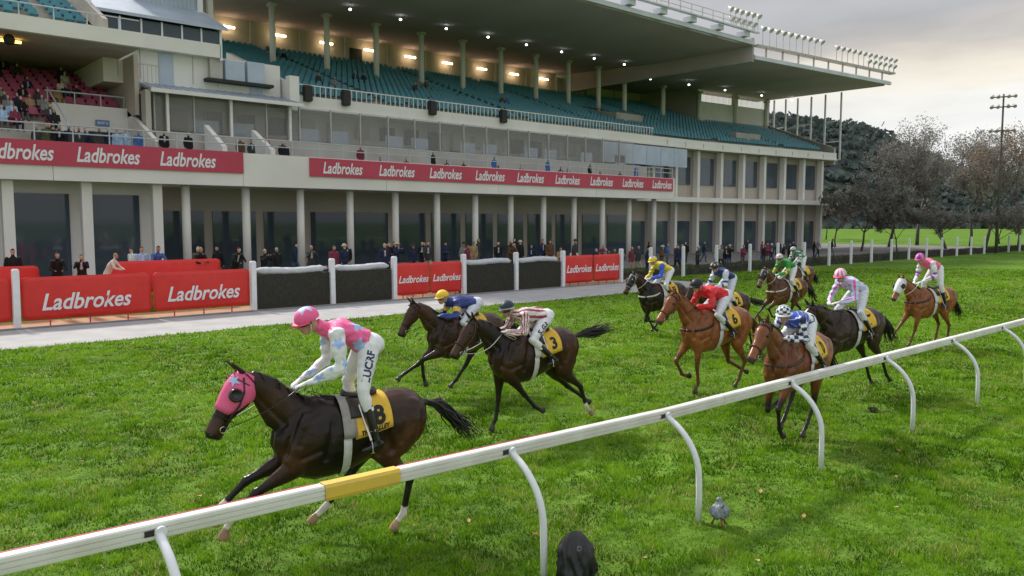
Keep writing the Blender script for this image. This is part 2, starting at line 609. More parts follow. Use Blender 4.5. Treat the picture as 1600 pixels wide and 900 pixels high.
clod(14.6, 6.35, 0.075, 0.05, 'dark clod of earth lying between the rail and the brown horse')
clod(9.75, 8.55, 0.045, 0.03, 'small brown clod by the trailing hooves of the black horse')
bits = MB()
for k in range(130):
    cx, cy, sp = random.choice(((14.55, 6.4, .35), (9.8, 8.6, .3), (5.6, 7.2, .5), (13.2, 9.1, .4), (16.9, 7.3, .4)))
    x, y, r = random.gauss(cx, sp), random.gauss(cy, sp * .7), random.uniform(.006, .02)
    a = random.uniform(0, 6.28)
    p = Vector((x, y, .04 + random.uniform(0, .03)))
    u = Vector((math.cos(a), math.sin(a), .3)) * r; w = Vector((-math.sin(a), math.cos(a), .2)) * r
    bits.add([p + u, p + w, p - u * .8, p - w * .9, p + Vector((0, 0, r))], [(0, 1, 4), (1, 2, 4), (2, 3, 4), (3, 0, 4)])
tag(bits.build('soil_crumbs', MAT['clod']), 'crumbs of kicked up soil strewn on the turf', 'soil', kind='stuff')


# remote cameras on the ground by the rail
def covered_camera(loc, label, w, h, mat, fold, seed, rz, legs=None, prof_=None, zlow=.0, lens=True):
    root = empty('covered_camera', loc, rz, label, 'camera')
    vs, fs = [], []
    NR, NA = 24, 72
    prof_ = prof_ or [(0.0, .70), (.05, .80), (.15, .95), (.28, 1.0), (.42, .97), (.56, .92), (.68, .82), (.80, .66), (.90, .48), (.97, .28), (1.0, .04)]
    for i in range(NR + 1):
        t = i / NR
        r0 = float(np.interp(t, [p[0] for p in prof_], [p[1] for p in prof_])) * w / 2
        for k in range(NA):
            a = 2 * math.pi * k / NA
            cre = fold * ((1 - 2 * abs(math.sin(a * 4.5 + seed + 1.6 * math.sin(t * 4 + a)))) * .55 + 1.3 * mnoise.noise(Vector((math.cos(a) * 2.4, math.sin(a) * 2.4, t * 3 + seed))) + .5 * mnoise.noise(Vector((math.cos(a) * 6, math.sin(a) * 6, t * 7 + seed)))) * (1 - t * .5)
            r_ = r0 * (1 + cre)
            vs.append((r_ * math.cos(a) * (1.0 + .12 * t), r_ * math.sin(a) * .9 + .12 * w * t, (zlow + t * (1 - zlow)) * h + (1 - t) * .03 * h * math.sin(a * 5 + seed)))
    for i in range(NR):
        for k in range(NA):
            k2 = (k + 1) % NA
            fs.append((i * NA + k, i * NA + k2, (i + 1) * NA + k2, (i + 1) * NA + k))
    fs.append(tuple(NR * NA + k for k in range(NA)))
    MB().add(vs, fs).build('plastic_cover', mat, root, True)
    if not lens:
        lw = 0.5
    else:
        lw = 1.0
    MB().tube([(0, -.16 * w, .66 * h), (0, -.27 * w, .74 * h), (0, -.33 * w, .79 * h)], [.10 * w * lw, .10 * w * lw, .12 * w * lw], 16, (1, 0, 0)).build('lens_hood', MAT['lens_grey'], root, True)
    MB().tube([(0, -.325 * w, .786 * h), (0, -.334 * w, .795 * h)], [.095 * w * lw, .095 * w * lw], 16, (1, 0, 0)).build('lens', MAT['print_dark'], root, True)
    for k in range(3):
        a = 2 * math.pi * k / 3 + .4
        MB().tube([(.2 * w * math.cos(a), .2 * w * math.sin(a), .35 * h), (.42 * w * math.cos(a), .42 * w * math.sin(a), 0)], [.06 * w, .05 * w], 8, (1, 0, 0)).build('tripod_leg', legs or MAT['print_dark'], root, True)
    return root


MAT['lens_grey'] = material('lens_grey', (0.22, 0.23, 0.24), 0.4, noise=0.3, scale=12)
MAT['print_dark'] = material('dark_part', (0.015, 0.015, 0.016), 0.3, noise=0.2)
MAT['grey_bag'] = material('grey_bag', (0.30, 0.34, 0.38), 0.35, color2=(0.10, 0.12, 0.14), scale=14, bump=0.5)
MAT['orange_leg'] = material('orange_leg', (0.28, 0.10, 0.04), 0.6, noise=0.3)
covered_camera((5.46, 5.16, 0), 'small camera wrapped in a black plastic bag beside a rail post', .37, .50, MAT['black_plastic'], .20, 2.0, R(-35), lens=False)
covered_camera((7.76, 5.08, 0), 'small grey wrapped camera on short legs beside a rail post', .225, .32, MAT['grey_bag'], .13, 5.0, R(-30), MAT['orange_leg'],
               [(0, .55), (.12, .88), (.3, 1.0), (.45, .93), (.58, .70), (.68, .44), (.78, .30), (.94, .27), (1, .12)], .26, False)
# ------------------------------------------------------------------ white running rail on bent posts
rail = empty('running_rail', (0, 5.3, 0), 0, 'white aluminium running rail on curved posts beside the racing turf', 'rail')
RY, RZ0, RZ1 = 0.52, 1.115, 1.243            # rail bar, measured from the posts' feet line
post_x = [-4.1, -1.15, 1.92, 5.28, 7.66, 10.58, 13.70, 16.70, 19.60, 22.5, 25.4, 28.3, 31.2, 34.1, 37.0, 40, 43, 46, 49, 52, 55, 58, 61, 64]
# bar profile (y,z): rounded box with three grooves on the side that faces the camera
prof = [(RY + .042, RZ0), (RY + .054, RZ0 + .022), (RY + .054, RZ1 - .022), (RY + .042, RZ1), (RY - .038, RZ1), (RY - .050, RZ1 - .010),
        (RY - .053, RZ1 - .036), (RY - .040, RZ1 - .040), (RY - .040, RZ1 - .048), (RY - .055, RZ1 - .052), (RY - .055, RZ0 + .050),
        (RY - .042, RZ0 + .046), (RY - .042, RZ0 + .038), (RY - .055, RZ0 + .034), (RY - .052, RZ0 + .010), (RY - .042, RZ0)]
joints = [-6, -1.9, 3.25, 3.98, 7.66, 8.86, 13.0, 17.9, 22.9, 28, 34, 40, 48, 56, 66]


def bend(x):                                # the rail swings away from the straight line near the winning post
    return max(0.0, 7.66 - x) * 0.055


def bent(mb):
    mb.v = [(x, y + bend(x), z) for x, y, z in mb.v]
    return mb


for a, b in zip(joints[:-1], joints[1:]):
    if abs(a - 3.25) < 1e-6:
        continue
    bent(MB().prism(prof, a + 0.004, b - 0.004, 'x')).build('rail_bar', MAT['white_paint'], rail)
# yellow padded section
pp = [(RY - .054, RZ0 - .008), (RY + .054, RZ0 - .008), (RY + .064, RZ0 + .02), (RY + .064, RZ1 - .02), (RY + .05, RZ1 + .008), (RY - .05, RZ1 + .008),
      (RY - .065, RZ1 - .02), (RY - .065, RZ0 + .02)]
bent(MB().prism(pp, 3.25, 3.98, 'x')).build('yellow_sleeve', MAT['yellow_pad'], rail)
# red edge strip along the track side of the top
for a, b in ((-6, 3.2), (4.02, 5.9)):
    bent(MB().box(a, b, RY + .043, RY + .058, RZ1 - .020, RZ1 + .003)).build('red_strip', MAT['red_line'], rail)


def rail_post():
    pts, rad = [], []
    pts += [(0, 0, -0.05), (0, 0, 0.30), (0, 0.004, 0.45)]
    for k in range(1, 11):
        t = k / 10 * R(62)
        rr = 0.62
        pts.append((0, 0.004 + rr * (1 - math.cos(t)), 0.45 + rr * math.sin(t)))
    pts.append((0, pts[-1][1] + 0.06, pts[-1][2] + 0.033))
    y_end, z_end = pts[-1][1], pts[-1][2]
    s = (RY - .03) / y_end
    pts = [(p[0], p[1] * s, p[2] * (1.165 / z_end)) for p in pts]
    return MB().tube(pts, 0.036, 12, (1, 0, 0)).mesh('rail_post')


pme = rail_post()
bracket = MB().tube([(0, RY - .08, RZ0 + .06), (0, RY - .054, RZ0 + .06)], [.043, .047], 14, (1, 0, 0)).mesh('rail_bracket')
gapm = MB().box(-.115, -.045, RY - .0565, RY - .045, RZ0 + .040, RZ1 - .046).mesh('bracket_slot')
bolt = MB().tube([(.03, RY - .12, RZ0 - .0), (.03, RY - .10, RZ0 + .0)], 0.012, 8, (1, 0, 0)).mesh('bolt')
MAT['red_bolt'] = material('red_bolt', (0.5, 0.05, 0.05), 0.5, noise=0.2)
for k, x in enumerate(post_x):
    p = link('curved_post', pme, MAT['white_post'], rail, True); p.location = (x, bend(x), 0)
    if k % 3 == 2: p.rotation_euler.z = R(1.5)
    b_ = link('bracket', bracket, MAT['white_post'], rail); b_.location = (x, bend(x), 0)
    s_ = link('bracket_slot', gapm, MAT['rust'] if k % 2 else MAT['dark_gap'], rail); s_.location = (x, bend(x), 0)
    if k < 10:
        q = link('bolt', bolt, MAT['red_bolt'], p); q.location.x = 0
# ------------------------------------------------------------------ grandstand
MAT['render_white'] = material('rendered_wall', (0.78, 0.765, 0.73), 0.85, color2=(0.69, 0.67, 0.63), scale=0.35, bump=0.15, bscale=8, detail=7)
MAT['conc'] = material('stand_concrete', (0.48, 0.45, 0.40), 0.9, color2=(0.38, 0.35, 0.31), scale=0.6, bump=0.2, detail=7)
MAT['wall_beige'] = material('beige_wall', (0.52, 0.47, 0.41), 0.9, color2=(0.43, 0.38, 0.33), scale=0.25, detail=7)
MAT['roof_under'] = material('roof_soffit', (0.58, 0.49, 0.51), 0.85, color2=(0.46, 0.39, 0.405), scale=0.18, detail=6, stretch=(1, 0.35, 1))
MAT['roof_edge'] = material('roof_edge', (0.58, 0.62, 0.68), 0.5, noise=0.15, scale=0.5)
MAT['metal_roof'] = material('metal_roof', (0.44, 0.50, 0.58), 0.45, color2=(0.36, 0.42, 0.50), scale=0.7, metal=0.2)
MAT['steel'] = material('painted_steel', (0.50, 0.48, 0.45), 0.5, noise=0.2, scale=1.0)
MAT['rail_grey'] = material('rail_grey', (0.45, 0.50, 0.54), 0.4, noise=0.15)
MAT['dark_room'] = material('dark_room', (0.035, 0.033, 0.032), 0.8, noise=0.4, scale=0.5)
MAT['seat_teal'] = material('seat_teal', (0.06, 0.25, 0.31), 0.5, color2=(0.045, 0.19, 0.245), scale=0.6)
MAT['seat_maroon'] = material('seat_maroon', (0.44, 0.075, 0.175), 0.5, color2=(0.36, 0.06, 0.14), scale=0.8)
MAT['seat_blue'] = material('seat_blue', (0.16, 0.36, 0.66), 0.5, noise=0.15)
MAT['lamp_warm'] = material('tube_lamp', (0.9, 0.8, 0.6), 0.5, emit=((1.0, 0.72, 0.42), 9.0))
MAT['lamp_white'] = material('down_lamp', (0.9, 0.95, 1.0), 0.5, emit=((0.92, 1.0, 0.97), 5.0))
MAT['lamp_amber'] = material('amber_lamp', (0.9, 0.7, 0.3), 0.5, emit=((1.0, 0.55, 0.12), 4.0))
MAT['flood_head'] = material('flood_head', (0.62, 0.62, 0.62), 0.3, noise=0.3, scale=2.0)
MAT['banner_pink'] = material('banner_red', (0.52, 0.055, 0.10), 0.55, color2=(0.46, 0.045, 0.085), scale=0.7)
MAT['letter_white'] = material('letter_white', (0.78, 0.80, 0.84), 0.5, noise=0.06)
MAT['sign_blue'] = material('sign_blue', (0.10, 0.20, 0.42), 0.5, noise=0.1)
MAT['screen_pale'] = material('pale_screen', (0.46, 0.53, 0.64), 0.5, color2=(0.36, 0.44, 0.56), scale=0.8)


def glass(name, tint, alpha, rough=0.05):
    m = bpy.data.materials.new(name)
    m.use_nodes = True
    nt = m.node_tree
    b = nt.nodes['Principled BSDF']
    b.inputs['Base Color'].default_value = (*tint, 1)
    b.inputs['Roughness'].default_value = rough
    b.inputs['Specular IOR Level'].default_value = 0.6
    n_ = nt.nodes.new('ShaderNodeTexNoise'); n_.inputs['Scale'].default_value = 0.9
    r_ = nt.nodes.new('ShaderNodeMapRange')
    r_.inputs['To Min'].default_value = alpha - .08; r_.inputs['To Max'].default_value = alpha + .08
    nt.links.new(n_.outputs['Fac'], r_.inputs['Value'])
    nt.links.new(r_.outputs[0], b.inputs['Alpha'])
    return m


MAT['glass'] = glass('lounge_glass', (0.36, 0.36, 0.35), 0.24)
MAT['glass_dark'] = glass('box_glass', (0.07, 0.10, 0.13), 0.72)

BASE = Vector((50, 60, 0))
stand = empty('grandstand', BASE, 0, 'long grandstand with dark cantilever roof, teal seats and lit back wall', 'grandstand')


def warp(p):
    x, y, z = p
    return (x, y - max(0.0, x - 74) * 0.10, z)


def S(mb, name, mat, parent=None, w=True, smooth=False):
    """a part of the grandstand, given in world coordinates"""
    mb.v = [tuple(Vector(warp(p) if w else p) - BASE) for p in mb.v]
    return mb.build(name, mat, parent or stand, smooth)


X0, X1 = 26.2, 106.0


def tier_z(y):                      # upper tier surface
    return 12.0 + (y - 53.0) * (8.0 / 23.0)


# upper tier: stepped concrete
ROWS = 24
rd, rh = 23.0 / ROWS, 8.0 / ROWS
prof = [(52.25, 11.3), (52.25, 12.0)]
for k in range(ROWS):
    y, z = 53.0 + k * rd, 12.0 + k * rh
    prof += [(y, z), (y, z + rh)]
prof += [(76.0, 20.0), (76.0, 18.5), (54.0, 11.3)]


def extrude_x(prof, xs_):
    mb = MB()
    n = len(prof)
    for x in xs_:
        mb.v += [(x, a, b) for a, b in prof]
    for i in range(len(xs_) - 1):
        for k in range(n):
            k2 = (k + 1) % n
            mb.f.append((i * n + k, (i + 1) * n + k, (i + 1) * n + k2, i * n + k2))
    mb.f.append(tuple(range(n)))
    mb.f.append(tuple((len(xs_) - 1) * n + k for k in range(n))[::-1])
    return mb


S(extrude_x(prof, [X0, 74, 91]), 'upper_terrace', MAT['conc'])
profr = [p for p in prof if p[0] < 66.5 and p[1] > 11.9][:]
profr = [(52.25, 11.3)] + profr + [(66.2, profr[-1][1]), (66.2, 11.3)]
S(extrude_x(profr, [91.01, 99.5]), 'upper_terrace', MAT['conc'])
mbw = extrude_x(profr, [99.51, 106.0])
mbw.v = [(x if x < 100 else 99.9 + (y - 53) * .47, y, z) for x, y, z in mbw.v]
S(mbw, 'upper_terrace', MAT['conc'])


def seat_shape(mb, x, y, z, w=.44):
    # tip-up seat: pan, curved back and a foot bracket
    mb.add([(x - w / 2, y - .02, z + .40), (x + w / 2, y - .02, z + .40), (x + w / 2, y + .36, z + .36), (x - w / 2, y + .36, z + .36),
            (x - w / 2, y - .02, z + .44), (x + w / 2, y - .02, z + .44), (x + w / 2, y + .36, z + .41), (x - w / 2, y + .36, z + .41)],
           [(0, 3, 2, 1), (4, 5, 6, 7), (0, 1, 5, 4), (1, 2, 6, 5), (3, 0, 4, 7)])
    mb.add([(x - w / 2, y + .36, z + .38), (x + w / 2, y + .36, z + .38), (x + w / 2, y + .42, z + .62), (x + w * .36, y + .45, z + .82), (x - w * .36, y + .45, z + .82), (x - w / 2, y + .42, z + .62),
            (x - w / 2, y + .40, z + .36), (x + w / 2, y + .40, z + .36), (x + w / 2, y + .46, z + .62), (x + w * .36, y + .49, z + .80), (x - w * .36, y + .49, z + .80), (x - w / 2, y + .46, z + .62)],
           [(0, 1, 2, 5), (5, 2, 3, 4), (6, 11, 8, 7), (11, 10, 9, 8), (4, 3, 9, 10), (0, 5, 11, 6), (1, 7, 8, 2), (5, 4, 10, 11), (2, 8, 9, 3)])
    mb.add([(x - .03, y + .12, z), (x + .03, y + .12, z), (x + .03, y + .12, z + .40), (x - .03, y + .12, z + .40)], [(0, 1, 2, 3)])


sm_ = MB()
aisles = [(33.8, 35.0), (48.8, 50.0), (60.5, 61.6), (78.0, 79.4), (90.5, 91.5), (104, 105)]
rs = random.Random(5)
for k in range(ROWS - 1):
    y, z = 53.0 + k * rd + .30, 12.0 + (k + 1) * rh
    x = X0 + .6
    while x < min(99.3 + (y - 53) * .47, 106) and not (x > 90.4 and y > 65.0):
        if not any(a < x < b for a, b in aisles) and not (68.5 < x < 73.2 and 6 < k < 13) and not (84.0 < x < 88.5 and 1 < k < 4):
            if rs.random() > .015:
                seat_shape(sm_, x, y, z)
        x += .56
o = S(sm_, 'teal_seats', MAT['seat_teal'])
tag(o, kind='stuff')

# vomitories: pale boxed stair openings in the upper tier
for (x, y0_, y1_) in ((70.8, 59.2, 65.5), (86.3, 54.9, 57.0)):
    zz = tier_z(y0_) + .2
    vb = MB().box(x - 2.3, x + 2.3, y0_, y0_ + .25, zz - .5, zz + 1.25)
    vb.add([(x - 2.3, y0_ + .25, zz), (x - 2.3, y1_, tier_z(y1_) + .3), (x - 2.3, y0_ + .25, zz + 1.25), (x - 2.05, y0_ + .25, zz), (x - 2.05, y1_, tier_z(y1_) + .3), (x - 2.05, y0_ + .25, zz + 1.25)],
           [(0, 1, 2), (3, 5, 4), (2, 1, 4, 5)])
    S(vb, 'stair_opening', MAT['conc'])

# front parapet of the upper tier, with picket railing
for a, b in zip([X0, 40, 56, 68.2, 74, 96], [40, 56, 68.2, 74, 96, 99.8]):
    S(MB().box(a + .01, b - .01, 51.85, 52.2, 11.45, 12.25), 'parapet', MAT['render_white'])
S(MB().box(X0, 74, 51.7, 51.85, 11.30, 11.47), 'parapet_ledge', MAT['render_white'])
S(MB().box(74.01, 99.8, 51.7, 51.85, 11.30, 11.47), 'parapet_ledge', MAT['render_white'])
pk = MB()
x = X0
while x < 66:
    pk.box(x, x + .05, 51.98, 52.03, 12.25, 13.0); x += .42
pk.box(X0, 66, 51.97, 52.04, 13.0, 13.07)
tag(S(pk, 'picket_railing', MAT['white_paint']), kind='stuff')
for x in (26.9, 29.9, 37.6, 45.0):          # loudspeakers on the railing
    S(MB().prism([(51.45, 11.9), (51.45, 12.9), (51.75, 13.0), (51.95, 12.8), (51.95, 12.0), (51.75, 11.85)], x, x + .55, 'x'), 'loudspeaker', MAT['dark_gap'])
for x in np.arange(68, 99.5, 3.2):
    S(MB().box(x, x + .07, 51.80, 51.848, 11.5, 11.95), 'parapet_bracket', MAT['steel'])

# back wall with piers and lit tubes
for a, b in zip(np.arange(28.9, 90, 5.2), np.arange(28.9, 90, 5.2) + 5.2):
    a, b = float(a), float(min(b, 91.4))
    top = 23.4 if a < 74 else 22.4
    if a < 86:
        S(MB().box(a + .02, b - .02, 76.0, 76.3, 19.6, top), 'wall_panel', MAT['wall_beige'])
    else:
        S(MB().box(a + .02, b - .02, 76.0, 76.3, 19.4, top), 'wall_panel', MAT['wall_beige'])
    S(MB().box(a - .22, a + .22, 75.7, 75.98, 18.9, top), 'wall_pier', MAT['steel'])
    if a < 98:
        S(MB().box(a + 1.9, a + 3.3, 75.35, 75.5, 21.75, 21.92), 'tube_lamp', MAT['lamp_warm'])
S(MB().box(91.02, 91.4, 66.3, 76.2, 15.0, 22.0), 'wing_side_wall', MAT['wall_beige'])
for a, b in ((91.45, 98.7), (98.9, 106.0)):
    S(MB().box(a, b, 66.25, 66.55, 15.5, 19.7), 'wing_wall', MAT['render_white'])
    for q in np.arange(a + .05, b - .8, 1.2):
        S(MB().box(float(q), min(float(q) + 1.1, b), 66.35, 66.40, 19.75, 20.95), 'clerestory_pane', MAT['glass'])
    S(MB().box(b - .1, b + .3, 66.0, 66.6, 15.5, 21.2), 'wall_pier', MAT['steel'])
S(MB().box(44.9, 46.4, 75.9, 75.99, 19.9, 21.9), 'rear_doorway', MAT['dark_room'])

# columns and the lamps beside them
for k, x in enumerate(list(np.arange(31.5, 74, 5.2)) + [77.5, 84.3, 91.2, 98.8, 105.6]):
    x = float(x)
    top = 22.1 if x < 76 else 20.9
    S(MB().tube([(x, 66, tier_z(66) - .3), (x, 66, top)], .26, 12, (1, 0, 0)), 'column', MAT['render_white'], smooth=True)
    S(MB().box(x - .32, x + .32, 65.68, 66.32, top - .28, top), 'column_cap', MAT['steel'])
    S(MB().ball((x + .2, 62.2, top - .28), (.13, .13, .10), 8, 6), 'down_lamp', MAT['lamp_white'])

# roof: main slab and the lower wing beyond the step
rf = MB()
rf = extrude_x([(48.0, 22.15), (48.0, 22.75), (52.0, 23.1), (78.0, 23.9), (78.0, 22.95), (60.0, 22.1)], [21.5, 50, 74, 77.0])
S(rf, 'roof', MAT['roof_under'])
w2 = MB()
yb = lambda x: 78.0
pts_b = [(77.02, 47.9), (103.4, 48.0), (104.4, 48.6), (107.5, 69.0), (92.0, 69.0), (92.0, 78.0), (77.02, 78.0)]
n = len(pts_b)


def zb(y):
    return 20.75 + max(0, y - 60) * .055


vs = [(x, y, zb(y)) for x, y in pts_b] + [(x, y, zb(y) + .45) for x, y in pts_b]
# split the underside so that the warp bends it smoothly
w2.add(vs, [tuple(range(n))[::-1], tuple(range(n, 2 * n))] + [(i, (i + 1) % n, n + (i + 1) % n, n + i) for i in range(n)])
S(w2, 'roof_wing', MAT['roof_under'])
roof_edge = S(MB().box(21.5, 77.02, 47.72, 47.98, 22.2, 22.62), 'roof_fascia', MAT['roof_edge'])
S(MB().prism([(47.62, 20.72), (47.62, 21.1), (47.88, 21.25), (47.88, 20.72)], 77.03, 104.2, 'x'), 'roof_fascia', MAT['roof_edge'])
S(MB().box(76.95, 77.2, 47.9, 78, 20.62, 23.0), 'roof_step', MAT['roof_under'])
S(MB().box(76.8, 77.25, 47.9, 76, 20.50, 20.72), 'step_beam', MAT['steel'])
for x in np.arange(24, 77, 4.6):                    # box frames along the edge
    S(MB().box(x, x + .9, 47.2, 48.2, 22.75, 23.25), 'edge_box', MAT['roof_edge'])
S(MB().box(21.5, 77, 47.1, 47.5, 23.28, 23.40), 'edge_walkway', MAT['roof_edge'])
S(MB().box(77.1, 104.5, 47.3, 48.0, 22.05, 22.25), 'edge_walkway', MAT['steel'])
for x in np.arange(79, 104.5, 2.9):
    S(MB().box(x, x + .12, 47.7, 47.85, 21.2, 22.05), 'gantry_leg', MAT['steel'])
# railing on the roof edge
rl = MB()
for x in np.arange(48, 77, 1.8):
    rl.box(x, x + .06, 47.6, 47.66, 23.4, 24.5)
rl.box(48, 77, 47.6, 47.66, 24.45, 24.5); rl.box(48, 77, 47.6, 47.66, 23.95, 24.0)
tag(S(rl, 'roof_railing', MAT['steel']), kind='stuff')


def flood(x, z0, h):
    """floodlight on a thin stem: round head tilted towards the track"""
    mb = MB()
    d = Vector((0, -.75, -.66))
    c = Vector((0, -.05, h))
    mb.tube([(0, 0, 0), (0, 0, h - .05)], .045, 6, (1, 0, 0))
    mb.tube([c - d * .30, c - d * .18, c + d * .10, c + d * .24], [.08, .15, .27, .30], 10, (1, 0, 0))
    mb.v = [(a + x, b + 47.35, q + z0) for a, b, q in mb.v]
    S(mb, 'floodlight', MAT['flood_head'], smooth=False)


for x in np.arange(52.5, 62.5, 1.05): flood(float(x), 23.40, 1.35)
for x in np.arange(72.2, 77, .95): flood(float(x), 23.40, 1.75)
for x in np.arange(72.4, 77, .95): flood(float(x), 23.40, .8)
for x in np.arange(77.8, 88.5, 1.18): flood(float(x), 22.25, 1.75)
for x in np.arange(91.5, 104.5, 1.15): flood(float(x), 22.25, 1.5)
for x in np.arange(98.3, 104.5, 1.15): flood(float(x), 22.25, .75)

# glazed screen frame at the far end
end = [(104.4 + 3.1 * t, 48.6 + 20.4 * t) for t in (.30, .42, .53, .64, .74, .84)]
for k, (x, y) in enumerate(end):
    S(MB().box(x - .09, x + .09, y - .09, y + .09, max(9, tier_z(max(y, 53)) - .8), zb(y) + .02), 'screen_post', MAT['white_post'])
for (xa, ya), (xb, yb_) in zip(end[:-1:2], end[1::2]):
    for zz in (17.0, 14.3):
        S(MB().tube([(xa, ya, zz), (xb, yb_, zz)], .06, 6, (0, 0, 1)), 'screen_rail', MAT['white_post'])
ew = MB().prism([(52.0, 10.8), (52.0, 12.9), (66.5, 17.6), (66.5, 11)], 0, .4, 'x')
ew.v = [(x + 99.9 + (y - 53) * .47, y, z) for x, y, z in ew.v]
S(ew, 'end_wall', MAT['conc'])
# pale building mass under the upper tier, down to the ground, and its floors
S(MB().box(62, 74, 53.5, 75.8, .0, 11.29), 'lower_block', MAT['wall_beige'])
S(MB().box(74.02, 96, 53.5, 75.8, .0, 11.29), 'lower_block', MAT['wall_beige'])
S(MB().box(96.02, 99.0, 53.5, 66.0, .0, 11.29), 'lower_block', MAT['wall_beige'])
for x in np.arange(63.5, 96, 3.9):
    x = float(x)
    S(MB().box(x, x + 3.0, 53.38, 53.49, 7.6, 10.6), 'facade_window', MAT['glass_dark'])
    S(MB().box(x, x + 3.0, 53.38, 53.49, .1, 3.6), 'facade_window', MAT['glass_dark'])
    S(MB().box(x + 3.2, x + 3.6, 52.6, 53.2, 0, 11.28), 'facade_column', MAT['render_white'])
S(MB().box(62, 74, 50.8, 53.48, 5.6, 6.1), 'terrace_slab', MAT['render_white'])
S(MB().box(74.02, 99.5, 50.8, 53.48, 5.6, 6.1), 'terrace_slab', MAT['render_white'])
for k, x in enumerate(np.arange(57.2, 70.5, 2.25)):
    S(MB().box(float(x), float(x) + 2.2, 51.2, 51.28, 9.2, 11.1), 'pale_panel', MAT['screen_pale'])

# glazed lounge under the parapet
S(MB().box(16.2, 25.9, 55.5, 55.8, 6.4, 12.62), 'lounge_wall', MAT['render_white'])
S(MB().box(25.92, 62, 55.5, 55.8, 6.4, 11.90), 'lounge_wall', MAT['render_white'])
S(MB().box(16.2, 61.9, 50.3, 55.4, 8.75, 8.95), 'lounge_floor', MAT['conc'])
for x in np.arange(16.4, 61, 2.35):
    x = float(x)
    S(MB().box(x + .06, x + 2.29, 50.30, 50.34, 9.0, 11.2), 'lounge_pane', MAT['glass'])
    S(MB().box(x - .04, x + .04, 50.24, 50.40, 8.95, 11.2), 'lounge_mullion', MAT['steel'])
    if int(x * 3) % 3 != 1:
        S(MB().box(x + .4, x + 1.9, 51.2, 51.35, 8.96, 9.9), 'lounge_counter', MAT['screen_pale'])
    S(MB().box(x + .2, x + 1.3, 54.9, 55.45, 9.6 + (int(x) % 3) * .2, 11.0), 'lounge_cabinet', MAT['dark_room' if int(x) % 2 else 'wall_beige'])
for x in (17.0, 20.9, 24.9):
    S(MB().box(x, x + .16, 49.95, 50.15, 8.3, 11.25), 'verandah_post', MAT['white_paint'])
# its tilted metal roof on the left
lr = MB().prism([(49.6, 11.22), (49.6, 11.36), (56.0, 12.86), (56.0, 12.70)], 16.0, 25.6, 'x')
S(lr, 'lounge_roof', MAT['metal_roof'])
for x in np.arange(16.1, 25.6, .55):
    S(MB().prism([(49.6, 11.365), (49.6, 11.40), (56.0, 12.90), (56.0, 12.865)], float(x), float(x) + .04, 'x'), 'roof_seam', MAT['metal_roof'])
S(MB().box(16.0, 25.7, 49.45, 49.59, 11.1, 11.32), 'gutter', MAT['render_white'])
S(MB().box(15.7, 16.0, 49.6, 55.9, 8.5, 11.2), 'lounge_side', MAT['conc'])
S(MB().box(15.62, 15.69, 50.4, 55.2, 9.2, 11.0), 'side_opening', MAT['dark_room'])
# sloping white side wall of the upper tier
S(MB().prism([(51.8, 11.3), (51.8, 13.0), (62.0, 16.6), (62.0, 14.2)], 25.75, 26.15, 'x'), 'tier_side_wall', MAT['render_white'])
S(MB().box(25.6, 26.3, 51.2, 51.79, 11.1, 13.4), 'end_pillar', MAT['render_white'])
# ground floor below the lounge
S(MB().box(16.2, 61.9, 49.5, 50.0, 6.5, 8.75), 'lounge_base', MAT['conc'])
for x in np.arange(17, 61, 3.6):
    x = float(x)
    S(MB().tube([(x, 47.3, 0), (x, 47.3, 5.99)], .24, 12, (1, 0, 0)), 'facade_column', MAT['render_white'], smooth=True)
    S(MB().box(x + .3, x + 3.3, 53.3, 53.38, .3, 4.2), 'facade_window', MAT['glass_dark'])
S(MB().box(16.2, 61.9, 53.4, 55.4, 0.02, 5.88), 'ground_floor', MAT['wall_beige'])
S(MB().box(16.2, 61.9, 49.42, 53.38, 5.7, 5.98), 'verandah_ceiling', MAT['render_white'])

# ---------------- lower stand with maroon seats on the left
LX0, LX1 = -10.0, 15.4
prof = [(46.6, 6.0), (46.6, 6.7), (48.0, 6.7)]
LR = 15
ld, lh = .86, .37
for k in range(1, LR):
    y, z = 47.3 + k * ld, 7.45 + k * lh
    prof += [(y, z), (y, z + lh)]
prof += [(60.6, 13.0), (60.6, 6.0)]
S(extrude_x(prof, [LX0, 11.1]), 'lower_terrace', MAT['conc'])
S(extrude_x([(46.6, 6.0), (46.6, 6.7), (52.31, 6.7)] + [p for p in prof if p[0] > 52.4 and p[1] > 6.5] + [(60.6, 6.0)], [11.11, LX1]), 'lower_terrace', MAT['conc'])
seat_me = MB(); seat_shape(seat_me, 0, 0, 0, .50)
seat_me = seat_me.mesh('seat')
seat_me.materials.append(MAT['seat_maroon'])
more = MB()
seat_spots = []
nseat = 0
for k in range(LR - 1):
    y, z = 47.3 + k * ld + .28, 7.45 + (k + 1) * lh
    x = LX1 - .5
    while x > LX0 + .4:
        blocked = (11.0 < x < 15.4 and 0 <= k <= 5) or (9.3 < x < 10.2 and k < 3) or k == 0
        if not blocked:
            if x > 6.4 and nseat < 298:
                so = link('seat', seat_me, None, stand); so.location = Vector((x, y, z)) - BASE
                nseat += 1
                seat_spots.append((x, y, z))
            else:
                seat_shape(more, x, y, z, .50)
        x -= .60
tag(S(more, 'maroon_seats', MAT['seat_maroon']), kind='stuff')
S(MB().box(LX0, LX1, 60.6, 60.9, 6, 16.0), 'stand_rear_wall', MAT['wall_beige'])
S(MB().box(15.4, 15.65, 50.5, 60.6, 9.8, 13.3), 'side_wall', MAT['wall_beige'])
